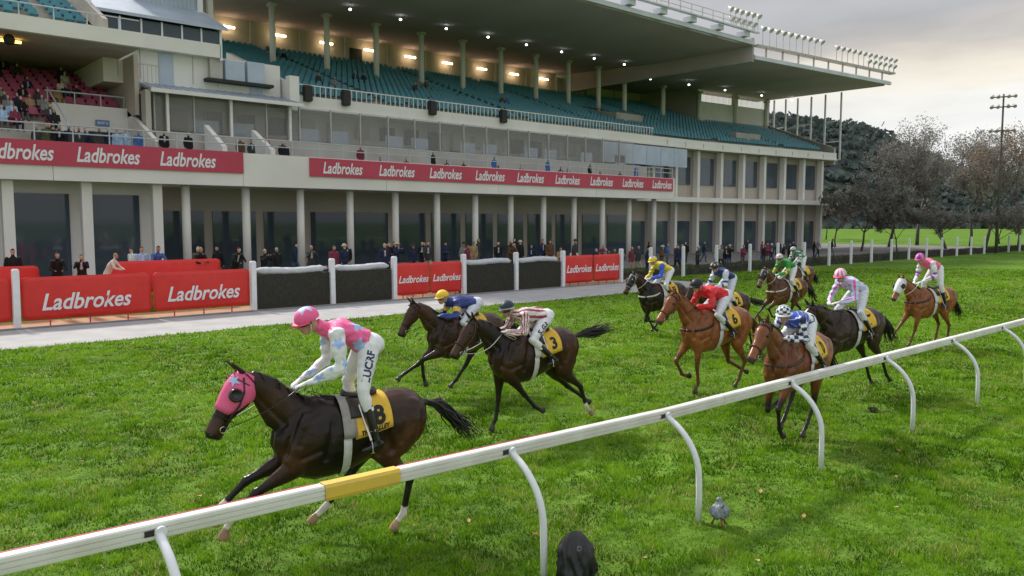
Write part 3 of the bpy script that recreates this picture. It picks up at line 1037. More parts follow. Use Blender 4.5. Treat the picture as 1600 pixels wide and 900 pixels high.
# front wall with the red band
for a, b in zip([LX0, 0, 10, 20, 30, 40, 51], [0, 10, 20, 30, 40, 51, 61.9]):
    S(MB().box(a + .012, b - .012, 46.2, 46.59, 5.6, 7.55), 'front_wall', MAT['render_white'])
band = S(MB().box(LX0, 20.0, 46.10, 46.19, 6.35, 7.58), 'red_band', MAT['banner_pink'])
for k, xc in enumerate((4.3, 8.45, 12.6, 16.75)):
    tm = text_mesh('Ladbrokes', 1.08, 0.25, 0.022)
    tm.transform(Matrix.Translation(Vector((xc, 46.085, 6.93)) - BASE) @ Matrix.Rotation(R(90), 4, 'X') @ Matrix.Diagonal((.68, 1, 1, 1)))
    link('band_lettering', tm, MAT['letter_white'], band)
band2 = S(MB().box(24.3, 61.5, 46.10, 46.19, 6.35, 7.5), 'red_band', MAT['banner_pink'])
for k in range(9):
    tm = text_mesh('Ladbrokes', 1.0, 0.25, 0.022)
    tm.transform(Matrix.Translation(Vector((26.6 + k * 4.15, 46.085, 6.88)) - BASE) @ Matrix.Rotation(R(90), 4, 'X') @ Matrix.Diagonal((.68, 1, 1, 1)))
    link('band_lettering', tm, MAT['letter_white'], band2)
S(MB().box(LX0, 16.1, 48.6, 49.0, 0, 5.98), 'undercroft_wall', MAT['render_white'])
for x in np.arange(LX0 + .5, 15, 3.6):
    S(MB().box(float(x), float(x) + 2.7, 48.5, 48.58, .1, 5.0), 'facade_window', MAT['glass_dark'])
    S(MB().box(float(x) + 2.9, float(x) + 3.4, 46.7, 47.2, 0, 5.98), 'facade_column', MAT['render_white'])
# railing on the front wall
for z in (8.45, 8.05):
    S(MB().tube([(LX0, 46.4, z), (61.8, 46.4, z)], .035, 6, (0, 0, 1)), 'handrail', MAT['rail_grey'])
for x in np.arange(LX0, 61.8, 1.75):
    S(MB().box(float(x), float(x) + .06, 46.37, 46.43, 7.55, 8.45), 'rail_post', MAT['rail_grey'])
# boxed stair exit with sloping white walls, sign and dark doorway
S(MB().add([(11.1, 48.2, 6.7), (11.1, 52.3, 6.7), (11.1, 52.3, 10.3), (11.1, 48.2, 7.95), (11.35, 48.2, 6.7), (11.35, 52.3, 6.7), (11.35, 52.3, 10.3), (11.35, 48.2, 7.95)],
           [(0, 3, 2, 1), (4, 5, 6, 7), (3, 7, 6, 2), (0, 4, 7, 3), (1, 2, 6, 5)]), 'stair_wall', MAT['render_white'])
S(MB().box(11.36, 15.6, 52.05, 52.3, 6.7, 10.3), 'stair_wall', MAT['render_white'])
S(MB().add([(15.4, 47.2, 6.7), (15.4, 52.04, 6.7), (15.4, 52.04, 10.2), (15.4, 47.2, 8.0), (15.65, 47.2, 6.7), (15.65, 52.04, 6.7), (15.65, 52.04, 10.2), (15.65, 47.2, 8.0)],
           [(0, 3, 2, 1), (4, 5, 6, 7), (3, 7, 6, 2), (0, 4, 7, 3), (1, 2, 6, 5)]), 'stair_wall', MAT['render_white'])
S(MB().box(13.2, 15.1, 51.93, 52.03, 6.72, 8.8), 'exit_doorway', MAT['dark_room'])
sg = S(MB().box(13.6, 14.35, 51.95, 52.02, 9.15, 9.5), 'exit_sign', MAT['sign_blue'])
tm = text_mesh('EXIT 4', 0.20, 0, .004)
tm.transform(Matrix.Translation(Vector((13.97, 51.94, 9.32)) - BASE) @ Matrix.Rotation(R(90), 4, 'X'))
link('sign_lettering', tm, MAT['letter_white'], sg)
S(MB().tube([(11.2, 52.2, 11.1), (11.2, 48.1, 8.8), (11.2, 47.6, 8.0)], .05, 6, (1, 0, 0)), 'handrail', MAT['rail_grey'])
S(MB().tube([(11.1, 52.4, 11.0), (15.5, 52.4, 11.0)], .05, 6, (0, 0, 1)), 'handrail', MAT['rail_grey'])
for x in (11.2, 12.6, 14.0, 15.3):
    S(MB().box(x, x + .06, 52.36, 52.42, 10.3, 11.0), 'rail_post', MAT['rail_grey'])
# front deck right of it
S(MB().box(15.7, 61.9, 46.6, 49.4, 6.0, 6.75), 'front_deck', MAT['screen_pale'])
dc = MB()
for y in (47.0, 47.9, 48.7):
    for x in np.arange(28.2, 60.5, .62):
        if int(x) % 9 and rs.random() > .08: seat_shape(dc, float(x), y, 6.75, .5)
tag(S(dc, 'deck_chairs', MAT['seat_blue']), kind='stuff')
S(MB().prism([(46.7, 6.76), (46.7, 7.9), (49.4, 9.4), (49.4, 6.76)], 19.0, 19.3, 'x'), 'deck_wall', MAT['render_white'])
S(MB().prism([(46.7, 6.76), (46.7, 7.9), (49.4, 9.3), (49.4, 6.76)], 22.0, 22.3, 'x'), 'deck_wall', MAT['render_white'])
for x in np.arange(23.2, 27, .62):
    cm = MB(); seat_shape(cm, float(x), 47.2, 6.76, .5)
    S(cm, 'deck_chair', MAT['seat_blue'])

# ---------------- balcony slab with teal seats above
S(MB().box(LX0, 15.2, 48.0, 48.35, 13.25, 14.05), 'balcony_edge', MAT['render_white'])
S(MB().box(LX0, 15.2, 48.36, 60.6, 13.3, 13.7), 'balcony_slab', MAT['conc'])
prof = [(49.0, 13.71)]
for k in range(11):
    prof += [(49.4 + k * .9, 13.75 + k * .42), (49.4 + k * .9, 14.17 + k * .42)]
prof += [(60.4, 18.3), (60.4, 13.71)]
S(extrude_x(prof, [LX0, 13.2]), 'balcony_terrace', MAT['conc'])
bs = MB()
for k in range(10):
    y, z = 49.4 + k * .9 + .28, 14.17 + k * .42
    for x in np.arange(LX0 + .5, 12.9, .58):
        if not (6.2 < x < 7.1 or 10.4 < x < 11.0) and not (k < 1 and rs.random() < .3):
            seat_shape(bs, float(x), y, z)
tag(S(bs, 'teal_seats', MAT['seat_teal']), kind='stuff')
S(MB().tube([(LX0, 48.3, 14.75), (15.1, 48.3, 14.75)], .03, 6, (0, 0, 1)), 'handrail', MAT['rail_grey'])
for x in np.arange(LX0, 15.2, 1.6):
    S(MB().box(float(x), float(x) + .05, 48.27, 48.33, 14.05, 14.75), 'rail_post', MAT['rail_grey'])
S(MB().prism([(48.4, 13.7), (48.4, 14.6), (58.0, 19.4), (58.0, 18.0)], 13.25, 13.5, 'x'), 'balcony_side', MAT['conc'])
for k in range(4):
    S(MB().box(13.3, 13.45, 51.2 + k * 1.6, 51.4 + k * 1.6, 15.0, 18.5), 'wind_post', MAT['white_post'])
S(MB().box(8.3, 9.7, 50.5, 50.65, 13.08, 13.2), 'amber_lamp', MAT['lamp_amber'])
S(MB().ball((8.9, 49.2, 12.95), (.28, .28, .30), 10, 7), 'speaker_dome', MAT['dark_gap'])

# ---------------- commentary box and white service block
S(MB().box(14.3, 25.6, 52.6, 60.5, 11.9, 14.2), 'service_block', MAT['render_white'])
for x in (15.1, 16.4, 17.9, 19.6, 21.2):
    S(MB().box(x, x + .04, 52.56, 52.605, 12.3, 14.1), 'panel_joint', MAT['steel'])
S(MB().box(13.9, 21.2, 51.9, 52.58, 14.05, 14.9), 'box_sill', MAT['render_white'])
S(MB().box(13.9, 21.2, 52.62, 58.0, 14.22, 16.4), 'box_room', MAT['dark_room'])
for k in range(6):
    x = 13.95 + k * 1.21
    S(MB().box(x + .05, x + 1.17, 52.0, 52.04, 14.92, 15.72), 'box_pane', MAT['glass_dark'])
    S(MB().box(x - .05, x + .05, 51.94, 52.10, 14.9, 15.75), 'box_mullion', MAT['white_post'])
S(MB().box(21.16, 21.3, 51.9, 52.6, 13.9, 16.0), 'box_corner', MAT['white_post'])
S(MB().prism([(51.6, 15.76), (51.6, 15.95), (57.5, 18.6), (57.5, 18.3)], 13.6, 21.6, 'x'), 'box_roof', MAT['metal_roof'])
S(MB().box(17.0, 21.0, 55.5, 60.0, 16.5, 22.0), 'plant_room', MAT['metal_roof'])
for x in np.arange(17.05, 21.0, .28):
    S(MB().box(float(x), float(x) + .05, 55.45, 55.495, 17.4, 22.0), 'cladding_rib', MAT['metal_roof'])
S(MB().box(21.1, 21.45, 55.3, 55.65, 14.2, 22.1), 'column', MAT['white_post'])
S(MB().box(22.6, 22.95, 57.3, 57.65, 13.9, 22.1), 'column', MAT['render_white'])
for (xa, za, zb_) in ((17.5, 12.0, 14.0), (23.4, 12.0, 12.6)):
    S(MB().box(xa, xa + .9, 52.54, 52.598, za, zb_), 'service_door', MAT['screen_pale'])
for x, w, h in ((20.6, .8, 1.35), (21.6, 1.3, 1.3), (23.1, 1.2, 1.4)):
    S(MB().box(x, x + w, 52.2, 53.2, 12.75, 12.75 + h), 'cooling_unit', MAT['screen_pale' if w > 1 else 'steel'])
S(MB().box(20.3, 24.8, 51.9, 53.4, 12.55, 12.74), 'unit_platform', MAT['dark_gap'])
for k in range(7):
    S(MB().box(15.6 + k * .24, 15.63 + k * .24, 51.0, 51.03, 10.8, 12.9), 'cage_bar', MAT['steel'])
S(MB().box(15.55, 17.1, 50.98, 51.05, 12.85, 12.92), 'cage_rail', MAT['steel'])
# ------------------------------------------------------------------ horses
MAT['coat'] = vcol_material('horse_coat', 0.30, 0.30, 9.0, 0.28, bump=0.45, bscale=9)
MAT['hair_black'] = material('hair_black', (0.014, 0.012, 0.011), 0.5, noise=0.5, scale=20)
MAT['hair_chestnut'] = material('hair_chestnut', (0.13, 0.052, 0.022), 0.5, noise=0.5, scale=20)
MAT['cloth_yellow'] = material('cloth_yellow', (0.78, 0.50, 0.05), 0.75, color2=(0.68, 0.43, 0.04), scale=12, bump=0.15)
MAT['print_black'] = material('print_black', (0.012, 0.012, 0.012), 0.7, noise=0.2)
MAT['pad_white'] = material('pad_white', (0.66, 0.66, 0.67), 0.8, noise=0.15, scale=10, bump=0.25)
MAT['pad_grey'] = material('pad_grey', (0.34, 0.33, 0.31), 0.8, noise=0.2, scale=10, bump=0.25)
MAT['leather'] = material('leather', (0.022, 0.016, 0.014), 0.4, noise=0.3, scale=30)
MAT['strap_white'] = material('strap_white', (0.62, 0.61, 0.58), 0.6, noise=0.15)
MAT['strap_brown'] = material('strap_brown', (0.07, 0.035, 0.02), 0.5, noise=0.3)
MAT['metal'] = material('bit_metal', (0.6, 0.6, 0.6), 0.25, metal=1.0, noise=0.1)
MAT['eye'] = material('eye_dark', (0.01, 0.007, 0.006), 0.08, noise=0.1)
MAT['pink'] = material('pink_lycra', (0.85, 0.13, 0.32), 0.55, color2=(0.78, 0.11, 0.28), scale=8)
MAT['sky_star'] = material('pale_blue_print', (0.42, 0.55, 0.82), 0.6, noise=0.08)
MAT['hood_white'] = material('white_hood', (0.75, 0.76, 0.78), 0.6, noise=0.1)
MAT['hood_black'] = material('black_hood', (0.02, 0.022, 0.025), 0.5, noise=0.3)
MAT['cup_black'] = material('cup_black', (0.02, 0.02, 0.022), 0.3, noise=0.3)
MAT['grey_roll'] = material('grey_fleece', (0.30, 0.28, 0.26), 0.95, noise=0.3, scale=30, bump=0.6)


# trunk rings: x, z centre, half height, half width
TRUNK = [(-0.90, 1.20, .05, .06), (-0.85, 1.20, .18, .15), (-0.74, 1.22, .28, .235), (-0.58, 1.225, .33, .28), (-0.42, 1.215, .325, .29),
         (-0.25, 1.175, .32, .29), (-0.08, 1.135, .345, .295), (0.10, 1.105, .385, .295), (0.26, 1.095, .42, .285),
         (0.40, 1.10, .445, .27), (0.53, 1.115, .42, .265), (0.66, 1.13, .35, .245), (0.77, 1.14, .24, .20), (0.85, 1.15, .10, .11)]


TRUNK = [(t[0] * .925 if t[0] < 0 else t[0], *t[1:]) for t in TRUNK]


def trunk_at(x):
    xs_ = [t[0] for t in TRUNK]
    return tuple(float(np.interp(x, xs_, [t[k] for t in TRUNK])) for k in (1, 2, 3))


def on_trunk(x, ang, off=0.0):
    """point on the barrel; ang from the spine, positive to the horse's left"""
    zc, hh, hw = trunk_at(x)
    return Vector((x, (hw + off) * math.sin(ang), zc + (hh + off) * math.cos(ang)))


def limb_chain(start, lens, angs, lat, spread=0.0):
    """joints in the sagittal plane; angle 0 = straight down, positive = forward"""
    p = [Vector((start[0], lat, start[1]))]
    for i, (l, a) in enumerate(zip(lens, angs)):
        q = p[-1] + Vector((math.sin(R(a)) * l, spread * l, -math.cos(R(a)) * l))
        p.append(q)
    return p


def seg_dist(V, a, b):
    a, b = np.array(a), np.array(b)
    ab = b - a
    t = np.clip(((V - a) @ ab) / max(ab @ ab, 1e-9), 0, 1)
    return np.linalg.norm(V - (a + t[:, None] * ab), axis=1), t


GROOVES = [([(.24, .26, 1.45), (.30, .28, 1.18), (.36, .27, .92)], 0.038, .040), ([(.60, .17, 1.45), (.70, .21, 1.20), (.76, .20, 1.02)], 0.038, .035),
           ([(.74, .17, 1.00), (.58, .24, .96), (.42, .25, 1.02)], 0.030, .030), ([(.34, .25, 1.48), (.52, .20, 1.30), (.62, .22, 1.10)], 0.019, .030),
           ([(-.28, .29, 1.30), (-.30, .29, 1.10), (-.36, .26, .93)], 0.046, .045), ([(-.74, .24, 1.42), (-.72, .26, 1.20), (-.66, .22, .95)], 0.027, .028),
           ([(-.50, .28, 1.44), (-.52, .30, 1.25), (-.46, .29, 1.02)], 0.019, .035), ([(.86, .0, 1.28), (.86, .0, 1.02)], 0.038, .035)]
FORE_L = (0.22, 0.44, 0.325, 0.135, 0.085)       # shoulder-elbow part, forearm, cannon, pastern, hoof
HIND_L = (0.36, 0.44, 0.40, 0.13, 0.08)       # thigh, gaskin, cannon, pastern, hoof


def make_horse(name, label, loc, veer, spec, group='galloping racehorses'):
    """spec: legs LF RF LH RH as angle lists, neck angle, head angle, coat colours, tack"""
    sc = spec.get('scale', 1.0)
    root = empty(name, (loc[0], loc[1], 0), math.pi - R(veer), label, 'horse', group)
    root.scale = (sc, sc, sc)
    mb = MB()
    bones = []                                  # (a, b, region)
    # trunk with a slight crease along the spine, deep girth
    mb.tube([(t[0], 0, t[1]) for t in TRUNK], [(t[3], t[2]) for t in TRUNK], 24, (0, 1, 0))
    mb.ball((0.34, 0, 1.47), (0.24, 0.07, 0.09))                       # withers
    mb.ball((-0.48, 0, 1.455), (0.25, 0.15, 0.10))                      # croup
    for s in (1, -1):
        mb.ball((0.48, s * 0.17, 1.15), (0.20, 0.09, 0.29), M=Matrix.Rotation(R(22), 3, 'Y'))    # shoulder blade muscle
        mb.ball((-0.57, s * 0.16, 1.20), (0.23, 0.12, 0.28), M=Matrix.Rotation(R(-15), 3, 'Y'))   # haunch
    bones.append(((-0.8, 0, 1.25), (0.7, 0, 1.18), 'body'))
    # legs
    legs = {}
    for key, s in (('LF', 1), ('RF', -1)):
        a = spec[key]
        lat = 0.155 * s
        p = limb_chain((0.60, 1.06), FORE_L, a, lat, -0.03 * s)
        legs[key] = p
        sh, el, kn, ft, pa, ho = p
        d_ = (kn - el).normalized()
        mb.tube([sh + Vector((-.03, 0, .10)), sh, sh.lerp(el, .5), el], [(.09, .16), (.105, .17), (.10, .155), (.085, .125)], 14)
        mb.tube([el + (sh - el) * .3, el, el.lerp(kn, .25), el.lerp(kn, .6), el.lerp(kn, .88), kn], [(.085, .13), (.085, .125), (.075, .10), (.052, .066), (.043, .050), (.046, .052)], 12)
        mb.ball(kn, (.046, .05, .06))
        mb.tube([kn, kn.lerp(ft, .2), kn.lerp(ft, .55), kn.lerp(ft, .88), ft], [(.045, .05), (.034, .042), (.028, .038), (.031, .041), (.037, .045)], 10)
        mb.tube([ft, ft.lerp(pa, .6), pa], [(.037, .043), (.031, .036), (.036, .042)], 10)
        mb.tube([pa, pa.lerp(ho, .3), ho], [(.040, .046), (.050, .056), (.058, .066)], 12)
        bones += [(sh, el, 'body'), (el, kn, 'arm'), (kn, ft, 'cannon'), (ft, pa, 'sock'), (pa, ho, 'hoof')]
    for key, s in (('LH', 1), ('RH', -1)):
        a = spec[key]
        lat = 0.15 * s
        p = limb_chain((-0.52, 1.14), HIND_L, a, lat, -0.02 * s)
        legs[key] = p
        hp, st, hk, ft, pa, ho = p
        mb.tube([hp + (hp - st) * .25, hp, hp.lerp(st, .5), st], [(.10, .18), (.125, .235), (.125, .215), (.10, .15)], 16)
        mb.tube([st + (hp - st) * .3, st, st.lerp(hk, .3), st.lerp(hk, .65), st.lerp(hk, .9), hk],
                [(.10, .16), (.095, .14), (.078, .105), (.052, .064), (.042, .052), (.043, .056)], 14)
        back = (hk - st).normalized()
        mb.ball(hk + back * .01, (.046, .044, .056))
        mb.tube([hk + (st - hk).normalized() * .05 + Vector((-.03, 0, .0)), hk + Vector((-.012, 0, 0)), hk.lerp(ft, .25)], [(.018, .022), (.032, .04), (.03, .04)], 8)
        mb.tube([hk, hk.lerp(ft, .2), hk.lerp(ft, .55), hk.lerp(ft, .88), ft], [(.042, .055), (.034, .045), (.030, .040), (.032, .042), (.038, .046)], 10)
        mb.tube([ft, ft.lerp(pa, .6), pa], [(.038, .044), (.031, .036), (.036, .042)], 10)
        mb.tube([pa, pa.lerp(ho, .3), ho], [(.040, .046), (.050, .054), (.056, .062)], 12)
        bones += [(hp, st, 'body'), (st, hk, 'gaskin'), (hk, ft, 'cannon'), (ft, pa, 'sock'), (pa, ho, 'hoof')]
    # neck: curved from the shoulders to the poll
    na = R(spec.get('neck', 42))
    nl = 0.80
    yaw = R(spec.get('yaw', 0))
    n0 = Vector((0.52, 0, 1.27))
    dirn = Vector((math.cos(na) * math.cos(yaw * .5), math.sin(yaw * .5) * math.cos(na), math.sin(na)))
    poll = n0 + dirn * nl
    low = Vector((math.cos(na - .15), 0, math.sin(na - .15)))
    c1 = n0 + low * .28 + Vector((0, dirn.y * .15, 0.02))
    c2 = n0 + dirn * .55 + Vector((0, 0, 0.035))
    npts = [n0 - dirn * .15, n0, c1, c2, poll - dirn * .02]
    mb.tube(npts, [(.14, .28), (.16, .30), (.122, .225), (.09, .162), (.078, .12)], 18)
    for a_, b_ in zip(npts[:-1], npts[1:]):
        bones.append((a_, b_, 'neck'))
    # head
    ha = R(spec.get('head', -48))               # below the horizon
    hd = Vector((math.cos(ha) * math.cos(yaw), math.cos(ha) * math.sin(yaw), math.sin(ha)))
    hl = 0.69
    lat_ax = Vector((-math.sin(yaw), math.cos(yaw), 0))
    upx = lat_ax.cross(hd) * -1.0               # towards the forehead
    if upx.z < 0: upx = -upx
    h0 = poll + hd * -0.03
    hp_ = lambda t, u=0.0, w=0.0: h0 + hd * (hl * t) + upx * u + lat_ax * w
    mb.tube([hp_(-.06, .00), hp_(.05, .005), hp_(.20, -.015), hp_(.36, -.025), hp_(.52, -.012), hp_(.68, .0), hp_(.82, .004), hp_(.93, .0), hp_(1.0, -.012)],
            [(.065, .075), (.094, .115), (.108, .155), (.104, .152), (.082, .118), (.065, .092), (.062, .082), (.065, .078), (.042, .05)], 18, lat_ax)
    mb.tube([hp_(.62, -.06), hp_(.80, -.072), hp_(.94, -.075), hp_(.975, -.07)], [(.04, .04), (.038, .034), (.038, .034), (.02, .02)], 10, lat_ax)     # lower jaw
    for s in (1, -1):
        mb.ball(hp_(.31, -.075, s * .052), (.09, .04, .08))                                   # cheek
        mb.ball(hp_(.28, .045, s * .072), (.045, .028, .035))                                 # brow
        mb.ball(hp_(.93, .015, s * .040), (.045, .026, .036))                                 # nostril rim
    bones += [(hp_(0), hp_(.6), 'head'), (hp_(.6), hp_(.86), 'face'), (hp_(.88), hp_(1.02), 'muzzle')]
    # ears
    ears = spec.get('ears', 20)
    for s in (1, -1):
        e0 = hp_(-.02, .085, s * .05)
        ed = (upx * math.cos(R(ears)) - hd * math.sin(R(ears)) + lat_ax * s * .25).normalized()
        mb.tube([e0 - ed * .03, e0 + ed * .03, e0 + ed * .09, e0 + ed * .15, e0 + ed * .185], [(.028, .022), (.036, .024), (.034, .02), (.018, .012), (.006, .005)], 10, lat_ax)
        bones.append((e0 - ed * .01, e0 + ed * .18, 'ear'))
    # dock of the tail
    ta = spec.get('tail', (-30, -40, -70))
    t0 = Vector((-0.775, 0, 1.365))
    tp = [t0 + Vector((.08, 0, .0)), t0]
    for a in (ta[0], ta[0]):
        tp.append(tp[-1] + Vector((-math.cos(R(a)) * .10, 0, math.sin(R(a)) * .10)))
    mb.tube(tp, [.06, .05, .035, .022], 10)
    bones.append((tp[1], tp[3], 'dock'))

    me = remeshed(mb, spec.get('voxel', 0.017), 5, 0.5, 'horse_body')
    V = verts_of(me)
    # muscle grooves pressed into the surface
    nor = np.empty(len(V) * 3); me.vertices.foreach_get('normal', nor); nor = nor.reshape(-1, 3)
    disp = np.zeros(len(V))
    for pts_, dep, wid in GROOVES:
        for s in (1, -1):
            d = np.full(len(V), 9.0)
            for a, b in zip(pts_[:-1], pts_[1:]):
                d = np.minimum(d, seg_dist(V, (a[0], a[1] * s, a[2]), (b[0], b[1] * s, b[2]))[0])
            disp -= dep * np.exp(-(d / wid) ** 2)
    jg = n0 + dirn * .1 - Vector((0, 0, .10))
    for s in (1, -1):
        d = seg_dist(V, jg + Vector((.08, s * .13, 0)), poll + Vector((-.02, s * .075, -.11)))[0]
        disp -= .026 * np.exp(-(d / .03) ** 2)
    disp += (vnoise(V[:, 0] + V[:, 1] * .6, V[:, 2], 9, 3) - .5) * .008 * (V[:, 2] > .75)
    V = V + nor * disp[:, None]
    me.vertices.foreach_set('co', V.ravel()); me.update()
    # colours by the nearest bone
    best = np.full(len(V), 9.0); reg = np.zeros(len(V), int); par = np.zeros(len(V))
    names = []
    for a, b, r_ in bones:
        if r_ not in names: names.append(r_)
    scale_r = {'body': .30, 'neck': .16, 'arm': .07, 'gaskin': .08, 'cannon': .035, 'sock': .035, 'hoof': .05, 'head': .11, 'face': .075, 'muzzle': .06, 'ear': .03, 'dock': .04}
    for a, b, r_ in bones:
        d, t = seg_dist(V, a, b)
        d = d / scale_r[r_]
        k = d < best
        best[k] = d[k]; reg[k] = names.index(r_); par[k] = t[k]
    coat = np.array(spec['coat']); coat2 = np.array(spec.get('coat2', coat * 0.5)); pts_c = np.array(spec.get('points', (0.016, 0.013, 0.012)))
    nz = vnoise(V[:, 0] * 1.0 + V[:, 1], V[:, 2], 3.2, 4 + len(label) % 7)
    # browner coat, with lit highlights painted in, on flanks, belly and haunches
    warm = np.exp(-((V[:, 0] + .62) / .22) ** 2 - ((V[:, 2] - 1.05) / .25) ** 2) + .8 * np.exp(-((V[:, 0] + .2) / .3) ** 2 - ((V[:, 2] - .86) / .14) ** 2) + .5 * np.exp(-((V[:, 0] - .6) / .18) ** 2 - ((V[:, 2] - .95) / .16) ** 2)
    c = coat2 + (coat - coat2) * np.clip(nz * .75 - .12 + .7 * warm, 0, 1)[:, None]

    def isr(*r_):
        return np.isin(reg, [names.index(q) for q in r_ if q in names])
    arm = isr('arm', 'gaskin')
    f = np.clip((par - .35) / .45, 0, 1)[:, None]
    c = np.where(arm[:, None], c * (1 - f) + pts_c * f, c)
    c[isr('cannon')] = pts_c
    c[isr('sock')] = pts_c
    c[isr('hoof')] = np.array(spec.get('hoofc', (0.045, 0.038, 0.032)))
    fm = isr('face')
    tanc = np.array(spec.get('muzzle_tan', coat))
    c[fm] = (c[fm] + tanc * 1.0) / 2
    c[isr('muzzle')] = np.array(spec.get('muzzle_c', (0.02, 0.016, 0.015)))
    c[isr('ear', 'dock')] = pts_c * .6 + coat * .4
    if spec.get('blaze'):
        w = spec['blaze']
        q = V - np.array(h0)
        tt = (q @ np.array(hd)) / hl; uu = q @ np.array(upx); ww = q @ np.array(lat_ax)
        k = (tt > .12) & (tt < w[1]) & (uu > 0.0) & (np.abs(ww) < w[0])
        c[k] = (0.62, 0.60, 0.57)
    # white socks
    for key in spec.get('socks', ()):
        hk, ft, pa, ho = legs[key][2:]
        d1, t1 = seg_dist(V, ft, pa)
        d2, t2 = seg_dist(V, hk, ft)
        k = ((d1 < .075) & isr('sock')) | ((d2 < .06) & (t2 > .80) & isr('cannon'))
        c[k] = (0.66, 0.62, 0.57)
        d3, _ = seg_dist(V, pa, ho)
        k = (d3 < .10) & isr('hoof')
        c[k] = (0.34, 0.22, 0.13)
    me.materials.append(MAT['coat'])
    set_col(me, c)
    link('body', me, None, root)
    # eyes
    for s in (1, -1):
        MB().ball(hp_(.295, .030, s * .107), .022, 10, 8).build('eye', MAT['eye'], root, True)
        MB().ball(hp_(.945, .018, s * .066), (.020, .009, .015), 8, 6).build('nostril', MAT['eye'], root, True)
    hair = MAT[spec.get('hair', 'hair_black')]
    # mane: locks along the crest, blown back
    mm = MB()
    rnd = random.Random(hash(name + label) % 1000 if False else len(label) * 7 + int(loc[0] * 10))
    for k in range(70):
        t = rnd.uniform(0.02, 1.0)
        pos = n0 - dirn * .05 + dirn * (nl * t * 1.04)
        crest_h = float(np.interp(t, [0, .3, .7, 1], [.255, .215, .165, .115]))
        nrm = Vector((-math.sin(na), 0, math.cos(na)))
        p0 = pos + nrm * (crest_h - .02) + Vector((0, rnd.uniform(-.02, .02), 0))
        L = rnd.uniform(.07, .15)
        s = rnd.choice((1, 1, -1))
        back = -dirn * rnd.uniform(.3, .9) + nrm * rnd.uniform(.1, .5) + Vector((0, s * rnd.uniform(.1, .8), 0))
        p1 = p0 + back * (L * .5); p2 = p1 + (-dirn * .5 + Vector((0, s * .6, -.45))) * (L * .6)
        mm.tube([p0, p1, p2], [(.020, .008), (.016, .006), (.003, .002)], 5)
    mm.build('mane', hair, root, True)
    fl = MB()
    for k in range(3 if spec.get('hood') else 12):
        p0 = hp_(.02, .10, rnd.uniform(-.025, .025)); 
        p1 = p0 + upx * .035 + hd * rnd.uniform(-.03, .06) + lat_ax * rnd.uniform(-.03, .03)
        p2 = p1 + hd * rnd.uniform(.02, .10) + upx * rnd.uniform(-.04, .0)
        fl.tube([p0, p1, p2], [(.014, .007), (.010, .005), (.002, .002)], 5)
    fl.build('forelock', hair, root, True)
    # tail
    tl = MB()
    a0 = tp[2]
    for k in range(90):
        rr = rnd.random()
        off = Vector((0, rnd.gauss(0, .022), rnd.gauss(0, .02)))
        p = [a0 + off * .6]
        L = rnd.uniform(.45, .78)
        dy = rnd.gauss(0, .16)
        for i, a in enumerate((ta[0], ta[1], ta[1], ta[2], ta[2])):
            a = a + rnd.gauss(0, 9) + i * rnd.gauss(0, 2)
            p.append(p[-1] + Vector((-math.cos(R(a)), dy * (.3 + .3 * i), math.sin(R(a)))) * (L / 5))
        tl.tube(p, [.011, .012, .011, .009, .006, .002], 5)
    tl.build('tail', hair, root, True)

    # ---- saddle cloth, pad, girth, saddle
    def shell(x0, x1, a0_, a1_, off, nx=8, na_=14, slant=0.0, thick=.008):
        m_ = MB()
        g1, g2 = [], []
        for j in range(na_ + 1):
            aa = a0_ + (a1_ - a0_) * j / na_
            for i in range(nx + 1):
                x = x0 + (x1 - x0) * i / nx + slant * abs(math.sin(aa)) * 1.0
                g1.append(on_trunk(x, aa, off)); g2.append(on_trunk(x, aa, off - thick))
        w_ = nx + 1
        N = len(g1)
        fs = []
        for j in range(na_):
            for i in range(nx):
                q = j * w_ + i
                fs.append((q, q + 1, q + w_ + 1, q + w_)); fs.append((N + q, N + q + w_, N + q + w_ + 1, N + q + 1))
        for i in range(nx):
            q = i; fs.append((q + 1, q, N + q, N + q + 1))
            q = na_ * w_ + i; fs.append((q, q + 1, N + q + 1, N + q))
        for j in range(na_):
            q = j * w_; fs.append((q, q + w_, N + q + w_, N + q))
            q = j * w_ + nx; fs.append((q + w_, q, N + q, N + q + w_))
        m_.add(g1 + g2, fs)
        return m_
    A = R(90)
    cl = shell(-.31, .10, -A, A, .026, 8, 20, -.04).build('saddle_cloth', MAT['cloth_yellow'], root, True)
    if spec.get('number'):
        tm = text_mesh(spec['number'], 0.25, 0.0, 0.010)
        tv = verts_of(tm)
        if len(spec['number']) > 1: tv[:, 0] *= .62
        for s in (1, -1):
            t2 = tm.copy()
            new = np.empty_like(tv)
            for i, (u, v_, _) in enumerate(tv):
                x = -.165 - s * u * 0.95
                aa = R(62) - v_ / .30
                q = on_trunk(x - .05 * abs(math.sin(aa)), s * aa, .0305)
                new[i] = q
            t2.vertices.foreach_set('co', new.ravel()); t2.update()
            link('cloth_number', t2, MAT['print_black'], cl)
        if spec.get('lettering'):
            tm = text_mesh(spec['lettering'], 0.056, 0.2, 0.003)
            tv = verts_of(tm)
            new = np.empty_like(tv)
            for i, (u, v_, _) in enumerate(tv):
                aa = R(84) - v_ / .30
                new[i] = on_trunk(-.10 - u - .05 * abs(math.sin(aa)), aa, .0305)
            tm.vertices.foreach_set('co', new.ravel()); tm.update()
            link('cloth_lettering', tm, MAT['print_black'], cl)
    shell(.06, .20, -R(86), R(86), .034, 3, 16, -.015).build('saddle_pad', MAT[spec.get('pad', 'pad_white')], root, True)
    shell(.10, .185, R(86), R(180), .020, 2, 10, .0).build('girth', MAT[spec.get('girth', 'pad_white')], root, True)
    shell(.10, .185, -R(180), -R(86), .020, 2, 10, .0).build('girth', MAT[spec.get('girth', 'pad_white')], root, True)
    # racing saddle: low seat with pommel, cantle and short flaps
    sd = MB()
